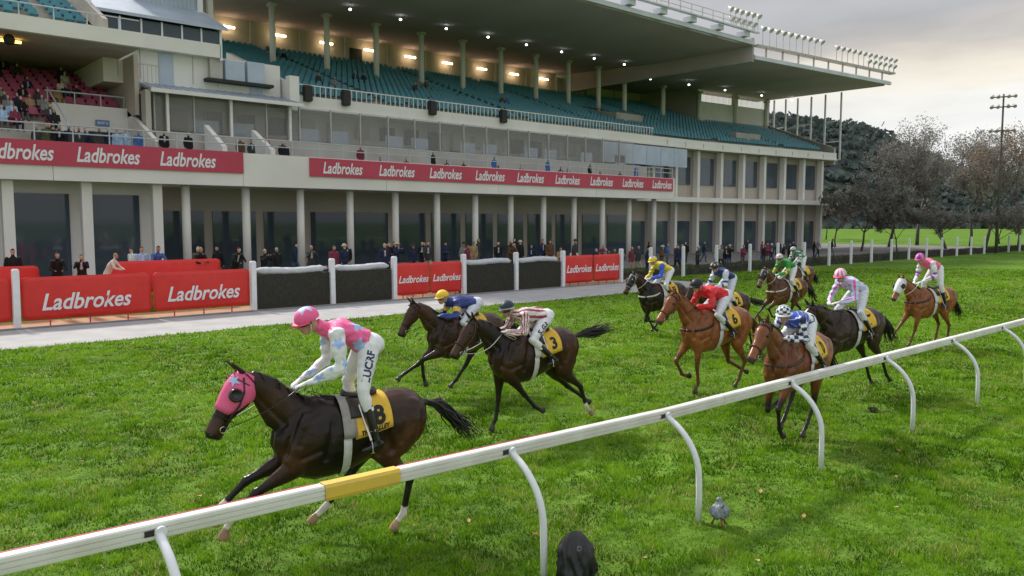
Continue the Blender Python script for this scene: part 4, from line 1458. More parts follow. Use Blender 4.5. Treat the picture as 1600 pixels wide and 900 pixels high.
    sx = [(-.24, .075, .10), (-.20, .085, .11), (-.10, .058, .09), (.0, .052, .08), (.08, .062, .06), (.12, .09, .04)]
    zs = [on_trunk(x, 0, 0).z for x, _, _ in sx]
    sd.tube([(x, 0, z + h_ * .5 + .012) for (x, h_, w_), z in zip(sx, zs)], [(w_, h_ * .5) for _, h_, w_ in sx], 14)
    so = sd.build('saddle', MAT['leather'], root, True)
    for s in (1, -1):
        fl_ = shell(-.06, .10, min(s * R(14), s * R(58)), max(s * R(14), s * R(58)), .040, 3, 6)
        fl_.build('saddle_flap', MAT['leather'], so, True)
    # breastplate
    if spec.get('breast'):
        tree_ = bvh_of(me)
        bp_ = []
        for k in range(25):
            ph = R(-112 + 224 * k / 24)
            z = 1.28 - .14 * math.cos(ph * .75)
            d_ = Vector((math.cos(ph), math.sin(ph), 0))
            c_ = Vector((.38, 0, z))
            hit = tree_.ray_cast(c_ + d_ * 1.2, -d_)[0]
            if hit is not None:
                bp_.append(hit + d_ * .008)
        MB().tube(bp_, [(.026, .007)] * len(bp_), 6, (0, 0, 1)).build('breastplate', MAT[spec['breast']], root, True)
    # ---- bridle
    strap = MAT[spec.get('bridle', 'leather')]

    def ring(t, ru, rw, cu=0.0, w=.012, a0_=0, a1_=360, n_=20, tilt=0.0):
        pts_ = []
        for k in range(n_ + 1):
            a = R(a0_ + (a1_ - a0_) * k / n_)
            pts_.append(hp_(t + tilt * math.cos(a), cu + ru * math.cos(a), rw * math.sin(a)))
        return MB().tube(pts_, [(.006, w)] * len(pts_), 6, hd)
    br = MB()
    for t, ru, rw, cu, tilt in ((.66, .112, .082, -.010, .0),):
        q = ring(t, ru, rw, cu, .012, tilt=tilt); br.add(q.v, q.f)
    q = ring(.10, .134, .108, .0, .012, -105, 105, 16); br.add(q.v, q.f)              # brow band
    q = ring(.0, .130, .100, -.005, .012, tilt=-.06); br.add(q.v, q.f)                # head piece, throat lash
    for s in (1, -1):
        pts_ = [hp_(.04, .06, s * .104), hp_(.22, -.02, s * .120), hp_(.42, -.05, s * .113), hp_(.60, -.045, s * .090), hp_(.80, -.05, s * .076)]
        br.tube(pts_, [(.006, .011)] * 5, 6, tuple(lat_ax))
    bo = br.build('bridle', strap, root, True)
    for s in (1, -1):
        rg = MB()
        c0 = hp_(.81, -.05, s * .076)
        pts_ = [c0 + hd * (.032 * math.cos(w)) + upx * (.032 * math.sin(w)) for w in np.linspace(0, 2 * math.pi, 13)]
        rg.tube(pts_, .006, 6, tuple(lat_ax)).build('bit_ring', MAT['metal'], bo, True)
    if spec.get('noseroll'):
        ring(.60, .125, .095, -.008, .034, -120, 120, 16).build('nose_roll', MAT[spec['noseroll']], bo, True)
    # ---- hood with eye cups
    if spec.get('hood'):
        hm = MAT[spec['hood']]
        t_end = spec.get('hood_end', .60)
        ts = np.linspace(-.045, t_end, 10)
        ref_t = [-.06, .05, .20, .36, .52, .68]
        ref_c = [.0, .005, -.015, -.025, -.012, .0]
        ref_w = [.074, .102, .118, .114, .092, .074]
        ref_h = [.09, .128, .166, .168, .136, .102]
        mhd = MB()
        N_ = 28
        vs, fs = [], []
        for t in ts:
            cu = float(np.interp(t, ref_t, ref_c)); rw = float(np.interp(t, ref_t, ref_w)) + .004; ru = float(np.interp(t, ref_t, ref_h)) + .002
            for k in range(N_):
                a = 2 * math.pi * k / N_
                dt = -.16 * max(0, -math.cos(a)) ** 1.0 * (t - ts[0]) / (t_end - ts[0]) if spec.get('hood_open', True) else 0
                vs.append(hp_(t + dt, cu + ru * math.cos(a), rw * math.sin(a)))
        for i in range(len(ts) - 1):
            for k in range(N_):
                k2 = (k + 1) % N_
                fs.append((i * N_ + k, i * N_ + k2, (i + 1) * N_ + k2, (i + 1) * N_ + k))
        mhd.add(vs, fs)
        ho_ = mhd.build('blinker_hood', hm, root, True)
        md = ho_.modifiers.new('solid', 'SOLIDIFY'); md.thickness = .006; md.offset = 1
        cupm = MAT[spec.get('cup', 'cup_black')]
        for s in (1, -1):
            c0 = hp_(.31, .035, s * .110)
            ax = (lat_ax * s * .90 - hd * .10 + upx * .30).normalized()
            tt = ax.cross(hd).normalized(); t3 = ax.cross(tt)
            cup = MB()
            for r0, h0_ in ((.070, .0),):
                rings_ = [(.074, -.02), (.072, .018), (.064, .040), (.056, .046), (.048, .030), (.010, .016)]
                vs, fs = [], []
                for r_, h_ in rings_:
                    for k in range(18):
                        a = 2 * math.pi * k / 18
                        vs.append(c0 + ax * h_ + tt * (r_ * math.cos(a)) + t3 * (r_ * .95 * math.sin(a)))
                for i in range(len(rings_) - 1):
                    for k in range(18):
                        k2 = (k + 1) % 18
                        fs.append((i * 18 + k, i * 18 + k2, (i + 1) * 18 + k2, (i + 1) * 18 + k))
                fs.append(tuple((len(rings_) - 1) * 18 + k for k in range(18)))
                cup.add(vs, fs)
            cup.build('eye_cup', cupm, ho_, True)
        if spec.get('hood_star'):
            for (t0_, a0_, r_) in ((.14, R(38), .062), (.14, R(-38), .062)):
                def hs(t, a):
                    cu = float(np.interp(t, ref_t, ref_c)); rw = float(np.interp(t, ref_t, ref_w)) + .016; ru = float(np.interp(t, ref_t, ref_h)) + .014
                    return hp_(t, cu + ru * math.cos(a), rw * math.sin(a))
                st = []
                for k in range(10):
                    a = 2 * math.pi * k / 10 + .3
                    rr = r_ if k % 2 == 0 else r_ * .45
                    st.append(hs(t0_ + rr * math.cos(a) / hl, a0_ + rr * math.sin(a) / .13))
                m_ = MB()
                m_.add([hs(t0_, a0_)] + st, [(0, 1 + k, 1 + (k + 1) % 10) for k in range(10)])
                m_.build('star_patch', MAT['sky_star'], ho_)
    root['_bit'] = [list(hp_(.81, -.05, s * .070)) for s in (1, -1)][0]
    info = {'root': root, 'bit': [hp_(.81, -.05, s * .074) for s in (1, -1)], 'neck': (n0, dirn, nl), 'scale': sc, 'legs': legs}
    del root['_bit']
    # lift so that the lowest hoof touches the turf
    zmin = float(V[:, 2].min())
    dz = (0.012 - zmin) if not spec.get('air') else (spec['air'] - zmin)
    root.location.z = dz * sc
    info['dz'] = dz * sc
    return info
# ------------------------------------------------------------------ outer fence: posts, red panels, brush hurdles
MAT['panel_red'] = material('panel_red', (0.66, 0.028, 0.022), 0.5, color2=(0.58, 0.022, 0.018), scale=2.5, bump=0.8, bscale=3.5)
MAT['brush'] = material('brush', (0.034, 0.044, 0.038), 0.95, color2=(0.070, 0.058, 0.045), scale=26, bump=1.0, bscale=40)
MAT['twig'] = material('twig', (0.095, 0.082, 0.066), 0.95, color2=(0.045, 0.055, 0.042), scale=8)
MAT['brush_top'] = material('brush_top', (0.56, 0.58, 0.62), 0.95, noise=0.25, scale=20, bump=0.8, bscale=50)
YF = Y_FENCE
fence = empty('fence_posts', (40, YF, 0), 0, 'line of square white posts along the outer edge of the course', 'fence')
post_me = MB()
w = .10
post_me.add([(-w, -w, -.1), (w, -w, -.1), (w, w, -.1), (-w, w, -.1), (-w, -w, 1.90), (w, -w, 1.90), (w, w, 1.90), (-w, w, 1.90), (-w * .7, -w * .7, 1.95), (w * .7, -w * .7, 1.95), (w * .7, w * .7, 1.95), (-w * .7, w * .7, 1.95)],
            [(0, 1, 5, 4), (1, 2, 6, 5), (2, 3, 7, 6), (3, 0, 4, 7), (4, 5, 9, 8), (5, 6, 10, 9), (6, 7, 11, 10), (7, 4, 8, 11), (8, 9, 10, 11)])
post_me = post_me.mesh('post')
posts = [-2.2, 1.6, 5.3, 9.45, 13.4, 16.9, 20.0, 24.0, 27.4, 30.8, 35.6, 39.0, 42.3, 46.0, 50.1, 53.8, 57.7, 61.7, 65.5, 69.3, 73.3, 77.1, 81.2, 85, 89, 93, 97, 101, 105, 109, 113, 117]
for x in posts:
    if abs(x - 9.45) < .01: continue
    o = link('post', post_me, MAT['white_post'], fence)
    o.location = (x - 40, 0 if x < 37 else .5, 0)
    if x > 37: o.scale = (.8, .8, 1)
    o.rotation_euler = (0, R(rs.uniform(-.8, .8)), R(rs.uniform(-4, 4)))


def red_panel(xa, xb, z0, z1, y, text, label, size, tx=None, tz=None, rad=.16, squeeze=.85):
    """fabric sleeve panel with rounded top corners and a slight belly"""
    nx, nz = 24, 10
    root_loc = Vector(((xa + xb) / 2, y, 0))
    W, H = xb - xa, z1 - z0
    vs = []
    sd = len(label)
    for j in range(nz + 1):
        for i in range(nx + 1):
            u, v = i / nx, j / nz
            x, z = (u - .5) * W, z0 + v * H
            # round the corners
            ex, ez = W / 2 - abs(x), min(z - z0, z1 - z)
            if ex < rad and ez < rad:
                d = Vector((rad - ex, rad - ez)); L = d.length
                if L > rad:
                    d = d * (rad / L)
                    x = math.copysign(W / 2 - rad + d.x, x)
                    z = (z0 + rad - d.y) if (z - z0) < (z1 - z) else (z1 - rad + d.y)
            bel = -.07 * math.sin(math.pi * u) * math.sin(math.pi * v) + .012 * math.sin(9 * u + sd) * math.cos(4 * v + sd)
            vs.append((x, bel, z))
    fs = [(j * (nx + 1) + i, j * (nx + 1) + i + 1, (j + 1) * (nx + 1) + i + 1, (j + 1) * (nx + 1) + i) for j in range(nz) for i in range(nx)]
    root = empty('advertising_panel', root_loc, 0, label, 'banner', 'red fence panels')
    o = MB().add(vs, fs).build('fabric', MAT['panel_red'], root, True)
    md = o.modifiers.new('solid', 'SOLIDIFY'); md.thickness = .05; md.offset = -1
    for sx in (-.3, .0, .3):
        MB().box(sx * W - .02, sx * W + .02, .0, .03, .0, z0 + .03).build('foot', MAT['red_line'], root)
    if text:
        tm = text_mesh(text, size, 0.28, size * .018)
        v = verts_of(tm)
        v[:, 0] *= squeeze
        x = v[:, 0] + (tx or 0)
        z = v[:, 1] + (tz if tz is not None else (z0 + z1) / 2)
        uu = np.clip(x / W + .5, 0, 1); vv = np.clip((z - z0) / H, 0, 1)
        yy = -.07 * np.sin(np.pi * uu) * np.sin(np.pi * vv) + .012 * np.sin(9 * uu + sd) * np.cos(4 * vv + sd) - .012
        tm.vertices.foreach_set('co', np.stack([x, yy, z], 1).ravel()); tm.update()
        link('lettering', tm, MAT['letter_white'], root)
    return root


red_panel(5.45, 9.55, .24, 1.66, YF, 'Ladbrokes', 'wide red panel lettered in white, beside the stout white post by the crowd', .78, tx=-.1, tz=.78)
red_panel(1.72, 5.18, .24, 1.66, YF, 'Ladbrokes', 'wide red panel ending at the stout white post, next to the big lettered one', .86, tx=-.5, tz=.86)
red_panel(-2.0, 1.5, .24, 1.66, YF, None, 'wide plain red panel at the very end of the fence', .86)
red_panel(9.62, 13.25, .24, 1.66, YF, 'Ladbrokes', 'wide red panel between the big lettered one and the brush hurdles', .76, tz=.80)
red_panel(20.12, 21.96, .16, 1.62, YF, 'Ladbrokes', 'narrow red panel right after the first pair of brush hurdles', .46, tz=.86)
red_panel(22.04, 23.86, .16, 1.62, YF, 'Ladbrokes', 'narrow red panel right before the second pair of brush hurdles', .46, tz=.86)
red_panel(30.92, 33.2, .16, 1.66, YF, 'Ladbrokes', 'narrow red panel right after the second pair of brush hurdles', .56, tz=.90)
red_panel(33.28, 35.48, .16, 1.66, YF, 'Ladbrokes', 'last narrow red panel, beside the post where the path ends', .56, tz=.90)
# second red fence behind, where people lean
red_panel(2.6, 6.6, .70, 1.90, 33.3, None, 'red panel behind the fence on which a group of people leans', .8)
red_panel(9.0, 13.4, .70, 1.95, 33.5, None, 'long red panel behind the fence beside the pale coated spectator', .8)


def hurdle(xa, xb, label, seed):
    """steeplechase brush: dark packed twigs with a white padded roll on top"""
    r_ = np.random.default_rng(seed)
    root = empty('brush_hurdle', ((xa + xb) / 2, YF + .25, 0), 0, label, 'hurdle', 'brush hurdles stored along the fence')
    W = xb - xa - .24
    m_ = MB().box(-W / 2, W / 2, -.22, .30, .02, 1.36)
    m_.build('brush_core', MAT['brush'], root)
    n = 5200
    x = r_.uniform(-W / 2, W / 2, n); z = r_.uniform(.03, 1.36, n); y = np.full(n, -.225)
    L = r_.uniform(.05, .16, n); a = r_.normal(0, .45, n); o_ = r_.uniform(.005, .05, n)
    wv = r_.uniform(.004, .009, n)
    tri = np.empty((n, 3, 3), np.float32)
    tri[:, 0] = np.stack([x - wv, y, z], 1); tri[:, 1] = np.stack([x + wv, y, z], 1)
    tri[:, 2] = np.stack([x + np.sin(a) * L, y - o_, np.minimum(z + np.cos(a) * L, 1.42)], 1)
    me = bpy.data.meshes.new('twigs')
    me.from_pydata(tri.reshape(-1, 3).tolist(), [], np.arange(3 * n).reshape(-1, 3).tolist())
    tag(link('twigs', me, MAT['twig'], root), kind='stuff')
    pts, rad = [], []
    for k in range(25):
        u = k / 24
        pts.append((-W / 2 + .02 + (W - .04) * u, .0, 1.50 + .03 * math.sin(u * 7 + seed)))
        e = min(1, math.sin(math.pi * min(max(u, .02), .98)) * 4)
        rad.append((.22 * e + .03, .13 * e + .02))
    q = MB().tube(pts, rad, 14, (0, 1, 0))
    for i, p in enumerate(q.v):
        k = mnoise.noise(Vector(p) * 6) * .03
        q.v[i] = (p[0], p[1] + k, p[2] + k)
    q.build('white_roll', MAT['brush_top'], root, True)
    return root


hurdle(13.4, 16.9, 'dark brush hurdle with white roll, next to the wide red panels', 1)
hurdle(16.9, 20.0, 'dark brush hurdle with white roll, just before the first narrow red panel', 2)
hurdle(24.0, 27.4, 'dark brush hurdle with white roll, just after the first two narrow red panels', 3)
hurdle(27.4, 30.8, 'dark brush hurdle with white roll, just before the last two narrow red panels', 4)

# low scrubby hedge at the feet of the crowd, from the path's end onwards
r_ = np.random.default_rng(9)
n = 60000
x = r_.uniform(37.0, 125, n); y = 31.6 + r_.normal(0, .16, n); hh = .55 + .15 * vnoise(x, y * 0, .8, 3)
z = r_.uniform(0, 1, n) ** .8 * hh
a = r_.uniform(0, 6.28, n); L = r_.uniform(.05, .16, n)
tri = np.empty((n, 3, 3), np.float32)
tri[:, 0] = np.stack([x, y, z], 1)
tri[:, 1] = np.stack([x + np.cos(a) * .03, y + np.sin(a) * .03, z + .02], 1)
tri[:, 2] = np.stack([x + np.cos(a + .6) * L * .6, y + np.sin(a + .6) * L * .6, z + L], 1)
me = bpy.data.meshes.new('hedge')
me.from_pydata(tri.reshape(-1, 3).tolist(), [], np.arange(3 * n).reshape(-1, 3).tolist())
MAT['hedge'] = material('hedge', (0.085, 0.075, 0.062), 0.95, color2=(0.035, 0.038, 0.028), scale=1.4)
hg = empty('low_hedge', (37, 31.6, 0), 0, 'low brown scrubby hedge behind the open white posts', 'hedge')
ho_ = link('twigs', me, MAT['hedge'], hg); ho_.location = (-37, -31.6, 0); ho_['kind'] = 'stuff'
hc_ = MB()
for k in range(88):
    hc_.box(37 + k, 38.0 + k, 31.5, 31.7, 0, .42 + .1 * mnoise.noise(Vector((k * .7, 0, 0))))
ho2 = hc_.build('hedge_core', MAT['hedge'], hg); ho2.location = (-37, -31.6, 0)

# ------------------------------------------------------------------ spectators
MAT['person'] = vcol_material('person', 0.8, 0.2, 14, 0.15, bump=0.25, bscale=30)


def person_mesh(kind, voxel):
    """one continuous figure about 1.75 m tall, facing -Y; returns the mesh and a region index per vertex"""
    m_ = MB()
    seated = kind == 'sit'
    hz = .50 if seated else .95
    lean = {'stand': .03, 'lean': .28, 'photo': .05, 'fold': .04, 'sit': -.05, 'walk': .06}[kind]
    hip = Vector((0, 0, hz)); ch = Vector((0, -lean * .6, hz + .34)); nk = Vector((0, -lean, hz + .56)); hd = Vector((0, -lean * 1.25 - .02, hz + .72))
    reg = []
    m_.tube([hip - Vector((0, 0, .10)), hip, hip.lerp(ch, .5), ch, nk - Vector((0, 0, .05)), nk], [(.15, .11), (.18, .135), (.17, .125), (.20, .135), (.165, .095), (.07, .06)], 14, (1, 0, 0))
    m_.tube([nk - Vector((0, 0, .04)), hd - Vector((0, 0, .04))], [.058, .056], 10, (1, 0, 0))
    m_.ball(hd + Vector((0, -.005, .02)), (.078, .098, .115), 12, 9)
    m_.ball(hd + Vector((0, -.055, -.055)), (.05, .05, .05), 8, 6)
    m_.tube([hd + Vector((0, -.09, .015)), hd + Vector((0, -.122, -.02)), hd + Vector((0, -.09, -.03))], [.012, .018, .012], 6, (1, 0, 0))
    reg += [(hip + Vector((0, 0, .0)), ch, 0, .17), (ch, nk, 0, .17), (nk, hd - Vector((0, 0, .09)), 2, .06), (hd - Vector((0, .04, .05)), hd + Vector((0, -.05, .02)), 2, .085), (hd + Vector((0, .04, .06)), hd + Vector((0, -.02, .10)), 3, .085)]
    for s in (1, -1):
        sh = nk + Vector((s * .19, .0, -.06))
        if kind == 'stand': el, ha = sh + Vector((s * .06, .04, -.30)), sh + Vector((s * .04, -.06, -.55))
        elif kind == 'walk': el, ha = sh + Vector((s * .05, .08 * s, -.29)), sh + Vector((s * .05, -.06 + .15 * s, -.52))
        elif kind == 'lean': el, ha = sh + Vector((s * .08, -.16, -.26)), sh + Vector((-s * .06, -.36, -.32))
        elif kind == 'photo': el, ha = sh + Vector((s * .06, -.20, -.20)), sh + Vector((-s * .11, -.36, .04))
        elif kind == 'fold': el, ha = sh + Vector((s * .07, -.02, -.30)), sh + Vector((-s * .24, -.22, -.26))
        else: el, ha = sh + Vector((s * .06, -.06, -.28)), sh + Vector((-s * .06, -.34, -.34))
        m_.tube([sh + Vector((-s * .05, 0, .02)), sh, sh.lerp(el, .5), el], [.07, .068, .06, .052], 10, (1, 0, 0))
        m_.tube([el, el.lerp(ha, .5), ha], [.052, .047, .036], 10, (1, 0, 0))
        d = (ha - el).normalized()
        m_.tube([ha - d * .01, ha + d * .05, ha + d * .10], [(.034, .022), (.042, .022), (.02, .014)], 8, (1, 0, 0))
        m_.tube([ha + d * .02 - Vector((s * .03, 0, 0)), ha + d * .06 - Vector((s * .05, .01, -.01))], [.014, .010], 6, (1, 0, 0))
        reg += [(sh, el, 0, .07), (el, ha, 0, .05), (ha + d * .02, ha + d * .09, 2, .04)]
        hj = hip + Vector((s * .095, 0, -.04))
        if seated: kn, an = Vector((s * .13, -.44, .50)), Vector((s * .13, -.42, .09))
        elif kind == 'walk': kn, an = Vector((s * .10, -.10 - s * .12, .50)), Vector((s * .10, .05 - s * .24, .09))
        else: kn, an = Vector((s * .11, -.02, .50)), Vector((s * .12, .02, .09))
        m_.tube([hj + Vector((0, 0, .06)), hj, hj.lerp(kn, .5), kn], [.11, .105, .088, .068], 12, (1, 0, 0))
        m_.tube([kn, kn.lerp(an, .35), an], [.068, .066, .05], 10, (1, 0, 0))
        m_.tube([an + Vector((0, .06, -.04)), an + Vector((0, .0, -.03)), an + Vector((s * .01, -.12, -.05)), an + Vector((s * .01, -.19, -.06))], [(.04, .035), (.045, .055), (.045, .035), (.02, .02)], 8, (1, 0, 0))
        reg += [(hj, kn, 1, .09), (kn, an, 1, .06), (an + Vector((0, .05, -.06)), an + Vector((0, -.17, -.06)), 4, .05)]
    me = remeshed(m_, voxel, 2, .5, 'person_' + kind)
    V = verts_of(me)
    best = np.full(len(V), 99.0); rid = np.zeros(len(V), int)
    for a, b, k, rr in reg:
        d, _ = seg_dist(V, a, b)
        d = d / rr
        q = d < best
        best[q] = d[q]; rid[q] = k
    coat_len = .30 if not seated else .0
    q = (rid == 1) & (V[:, 2] > hz - .02 - coat_len * .4)
    rid[q] = 0
    # shirt front
    q = (rid == 0) & (V[:, 1] < ch.y - .06) & (np.abs(V[:, 0]) < .045) & (V[:, 2] > hz + .22) & (V[:, 2] < hz + .52)
    rid[q] = 5
    return me, rid


PM = {k: person_mesh(k, .031) for k in ('stand', 'lean', 'photo', 'fold', 'walk')}
PM['sit'] = person_mesh('sit', .042)
PM['stand_far'] = person_mesh('stand', .045)
COATS = {'black': (.014, .014, .016), 'navy': (.018, .026, .065), 'charcoal': (.045, .045, .05), 'grey': (.19, .19, .20), 'brown': (.10, .06, .035), 'cream': (.58, .54, .48),
         'blue': (.06, .13, .36), 'maroon': (.17, .03, .06), 'olive': (.08, .085, .04), 'pale blue': (.30, .42, .58), 'red': (.42, .03, .03), 'white': (.66, .66, .68), 'pink': (.60, .30, .36), 'tan': (.34, .23, .13)}
PANTS = {'black': (.014, .014, .015), 'navy': (.02, .025, .05), 'grey': (.12, .12, .13), 'beige': (.34, .28, .20), 'denim': (.05, .08, .16)}
HAIR = {'dark': (.02, .015, .012), 'brown': (.07, .04, .02), 'fair': (.34, .23, .11), 'grey': (.34, .33, .32)}
SK = [(.52, .32, .23), (.44, .26, .18), (.57, .37, .28), (.36, .21, .14)]
CACHE = {}


def person(kind, loc, rz, coat, pants, hair, skin, label, group, scale=1.0, hat=None):
    key = (kind, coat, pants, hair, skin)
    if key not in CACHE:
        me0, rid = PM[kind]
        me = me0.copy()
        pal = np.array([COATS[coat], PANTS[pants], SK[skin], HAIR[hair], (.015, .013, .012), (.42, .43, .47) if coat in ('black', 'navy', 'charcoal') and len(CACHE) % 3 == 0 else tuple(q * 1.3 for q in COATS[coat])])
        set_col(me, pal[rid])
        me.materials.append(MAT['person'])
        CACHE[key] = me
    o = bpy.data.objects.new('person', CACHE[key])
    COL.objects.link(o)
    o.location = loc
    o.rotation_euler = (0, 0, rz)
    o.scale = (scale, scale, scale)
    tag(o, label, 'person', group)
    if hat:
        hb = MB()
        hd = Vector((0, {'stand': -.06, 'lean': -.37, 'photo': -.08, 'fold': -.07, 'walk': -.095, 'sit': .04, 'stand_far': -.06}[kind], (.50 if kind == 'sit' else .95) + .80))
        vs = []
        hb.tube([hd + Vector((0, 0, -.01)), hd, hd + Vector((0, 0, .012)), hd + Vector((0, 0, .02)), hd + Vector((0, 0, .09)), hd + Vector((0, 0, .115))], [(.10, .12), (.16, .18), (.16, .18), (.095, .115), (.085, .105), (.05, .07)], 14, (1, 0, 0))
        hb.build('hat', MAT[hat], o, True)
    return o


MAT['hat_dark'] = material('hat_dark', (.03, .025, .022), .8, noise=.3)
MAT['hat_pale'] = material('hat_pale', (.5, .44, .34), .8, noise=.2)
rp = random.Random(21)
DARKS = ['black'] * 5 + ['navy'] * 3 + ['charcoal'] * 3 + ['grey', 'brown', 'olive', 'blue', 'maroon']
verbs = {'stand': 'standing', 'lean': 'leaning forward', 'photo': 'raising both hands', 'fold': 'with folded arms', 'walk': 'walking'}


USED = set()


def fence_person(x, y, kind, coat, pants=None, hair=None, rz=None, hat=None, tries=0):
    pants0, hair0 = pants, hair
    pants = pants or rp.choice(list(PANTS)); hair = hair or rp.choice(list(HAIR))
    where = 'behind the wide red panels' if x < 13.4 else 'behind the brush hurdles' if (x < 20 or 24 < x < 30.8) else 'behind the narrow red panels' if x < 36 else 'behind the open white posts'
    lab = '%s-haired spectator in %s coat, %s trousers, %s %s' % (hair, coat, pants, verbs[kind], where)
    if hat: lab = 'spectator in hat, %s coat, %s trousers, %s %s' % (coat, pants, verbs[kind], where)
    if lab in USED and tries < 25:
        return fence_person(x, y, rp.choice(list(verbs)) if tries > 5 else kind, rp.choice(list(COATS)) if tries > 10 else coat, pants0, hair0, rz, hat, tries + 1)
    USED.add(lab)
    rz = rp.uniform(-.5, .3) if rz is None else rz
    return person(kind, (x, y, (0.622 if 32.5 <= y < 39.2 else 0.012) if x < 35.4 else 0.012), rz, coat, pants, hair, rp.randrange(4), lab, 'spectators behind the outer fence', rp.uniform(.93, 1.06), hat)


# left group: read off the photograph
fence_person(4.4, 33.7, 'stand', 'blue', 'denim')
fence_person(5.9, 33.9, 'stand', 'black', 'black', 'dark')
fence_person(7.05, 32.7, 'lean', 'black', 'black', 'dark')
fence_person(7.9, 32.8, 'photo', 'black', 'navy', 'brown')
fence_person(8.75, 32.8, 'lean', 'cream', 'beige', 'fair', rz=.9)
fence_person(10.4, 34.1, 'fold', 'pale blue', 'denim', 'brown')
fence_person(11.0, 34.3, 'lean', 'blue', 'denim', 'dark')
fence_person(12.6, 34.0, 'lean', 'black', 'black', 'fair')
fence_person(13.0, 34.9, 'stand', 'olive', 'beige', 'grey')
for k in range(40):
    x = 14 + k * 1.22 + rp.uniform(-.5, .5)
    fence_person(x, rp.uniform(32.7, 34.6) + (x > 35.4) * .3, rp.choice(['stand', 'stand', 'lean', 'photo', 'fold', 'walk']), rp.choice(DARKS + ['cream', 'red', 'tan'][:1 + (k % 3 == 0) * 2]),
                 hat=rp.choice([None, None, None, None, 'hat_dark', 'hat_pale']))
for k in range(34):
    x = rp.uniform(2, 76)
    fence_person(x, rp.uniform(35.5, 38.8) if x < 36 else rp.uniform(35.5, 42), rp.choice(['stand', 'stand', 'fold', 'walk']), rp.choice(DARKS + ['cream', 'white', 'tan', 'pink']), rz=rp.uniform(-1.2, 1.2))

# seated and standing people of the lower stand
gs = 'spectators in the lower stand'


def stand_person(kind, x, y, z, coat, hair, what):
    pants = rp.choice(['black', 'grey', 'navy'])
    lab = '%s-haired spectator in %s coat, %s trousers, %s' % (hair, coat, pants, what)
    for _ in range(40):
        if lab not in USED: break
        pants = rp.choice(list(PANTS)); hair = rp.choice(list(HAIR)); coat = rp.choice(DARKS + ['grey', 'tan'])
        lab = '%s-haired spectator in %s coat, %s trousers, %s' % (hair, coat, pants, what)
    USED.add(lab)
    return person(kind, (x, y, z), rp.uniform(-.3, .3), coat, pants, hair, rp.randrange(3), lab, gs, rp.uniform(.95, 1.05))


taken = set()
cand = [(x, y, z) for (x, y, z) in seat_spots if x < 13.5]
rp.shuffle(cand)
cnt = 0
for (x, y, z) in cand:
    row = round((y - 47.58) / .86)
    pr = .75 if row <= 3 else .45 if row <= 6 else .06 if row < 10 else .10
    if rp.random() < pr and cnt < 74:
        stand_person('sit', x, y + .16, z - .06, rp.choice(DARKS + ['grey', 'cream', 'pale blue']), rp.choice(['dark', 'brown', 'grey', 'grey', 'fair']), 'seated among the maroon seats')
        cnt += 1
for k in range(9):
    stand_person('stand_far', 9.6 + k * .28 + rp.uniform(-.1, .1), 46.95 + rp.uniform(0, .6), 6.71, rp.choice(DARKS), rp.choice(list(HAIR)), 'standing at the foot of the maroon seats')
for k, (x, coat) in enumerate(((12.4, 'charcoal'), (12.9, 'navy'), (13.3, 'pale blue'), (13.75, 'pale blue'), (14.4, 'blue'), (15.8, 'black'), (17.1, 'black'))):
    stand_person('stand_far', x, 46.9 + .12 * (k % 2), 6.71 if x < 15.5 else 6.76, coat, ('grey', 'dark', 'brown')[k % 3], 'at the railing above the red band')
for k, (x, coat) in enumerate(((20.3, 'brown'), (21.2, 'charcoal'), (22.6, 'black'), (23.0, 'black'), (23.3, 'navy'), (23.7, 'black'))):
    stand_person('stand_far', x, 47.2 + .5 * (k % 3), 6.76, coat, ('grey', 'dark', 'brown')[k % 3], 'on the front deck below the glazed lounge')
for k in range(16):
    stand_person('sit' if k % 3 else 'stand_far', 28.5 + k * 1.9 + rp.uniform(-.5, .5), 47.16 + .9 * (k % 2) if k % 3 else 46.85, 6.70 if k % 3 else 6.76, rp.choice(DARKS), rp.choice(list(HAIR)), 'on the deck of blue chairs')
# a few in the upper tier
tier_coats = ['black', 'navy', 'charcoal', 'grey', 'brown', 'blue']
for k, (x, row) in enumerate(((33.0, 16), (33.9, 16), (37.2, 9), (38.1, 9), (42.2, 7), (31.6, 5), (32.5, 4), (44.6, 10), (45.5, 10), (52.6, 7), (53.3, 7))):
    y = 53.0 + row * rd + .46; z = 12.0 + (row + 1) * rh - .06
    coat = tier_coats[k // 2]
    person('sit', (x, y, z), 0, coat, 'black', 'dark' if k % 2 else 'grey', 0, '%s-haired spectator in %s coat seated among the teal seats' % ('dark' if k % 2 else 'grey', coat), 'spectators in the upper tier')
# ------------------------------------------------------------------ trees, hill, mast
MAT['bark'] = material('bark', (0.13, 0.115, 0.10), 0.95, noise=0.5, scale=3)
MAT['leaf_grey'] = vcol_material('leaf_grey', 0.85, 0.10, 1.0, 0.15, trans=0.35)


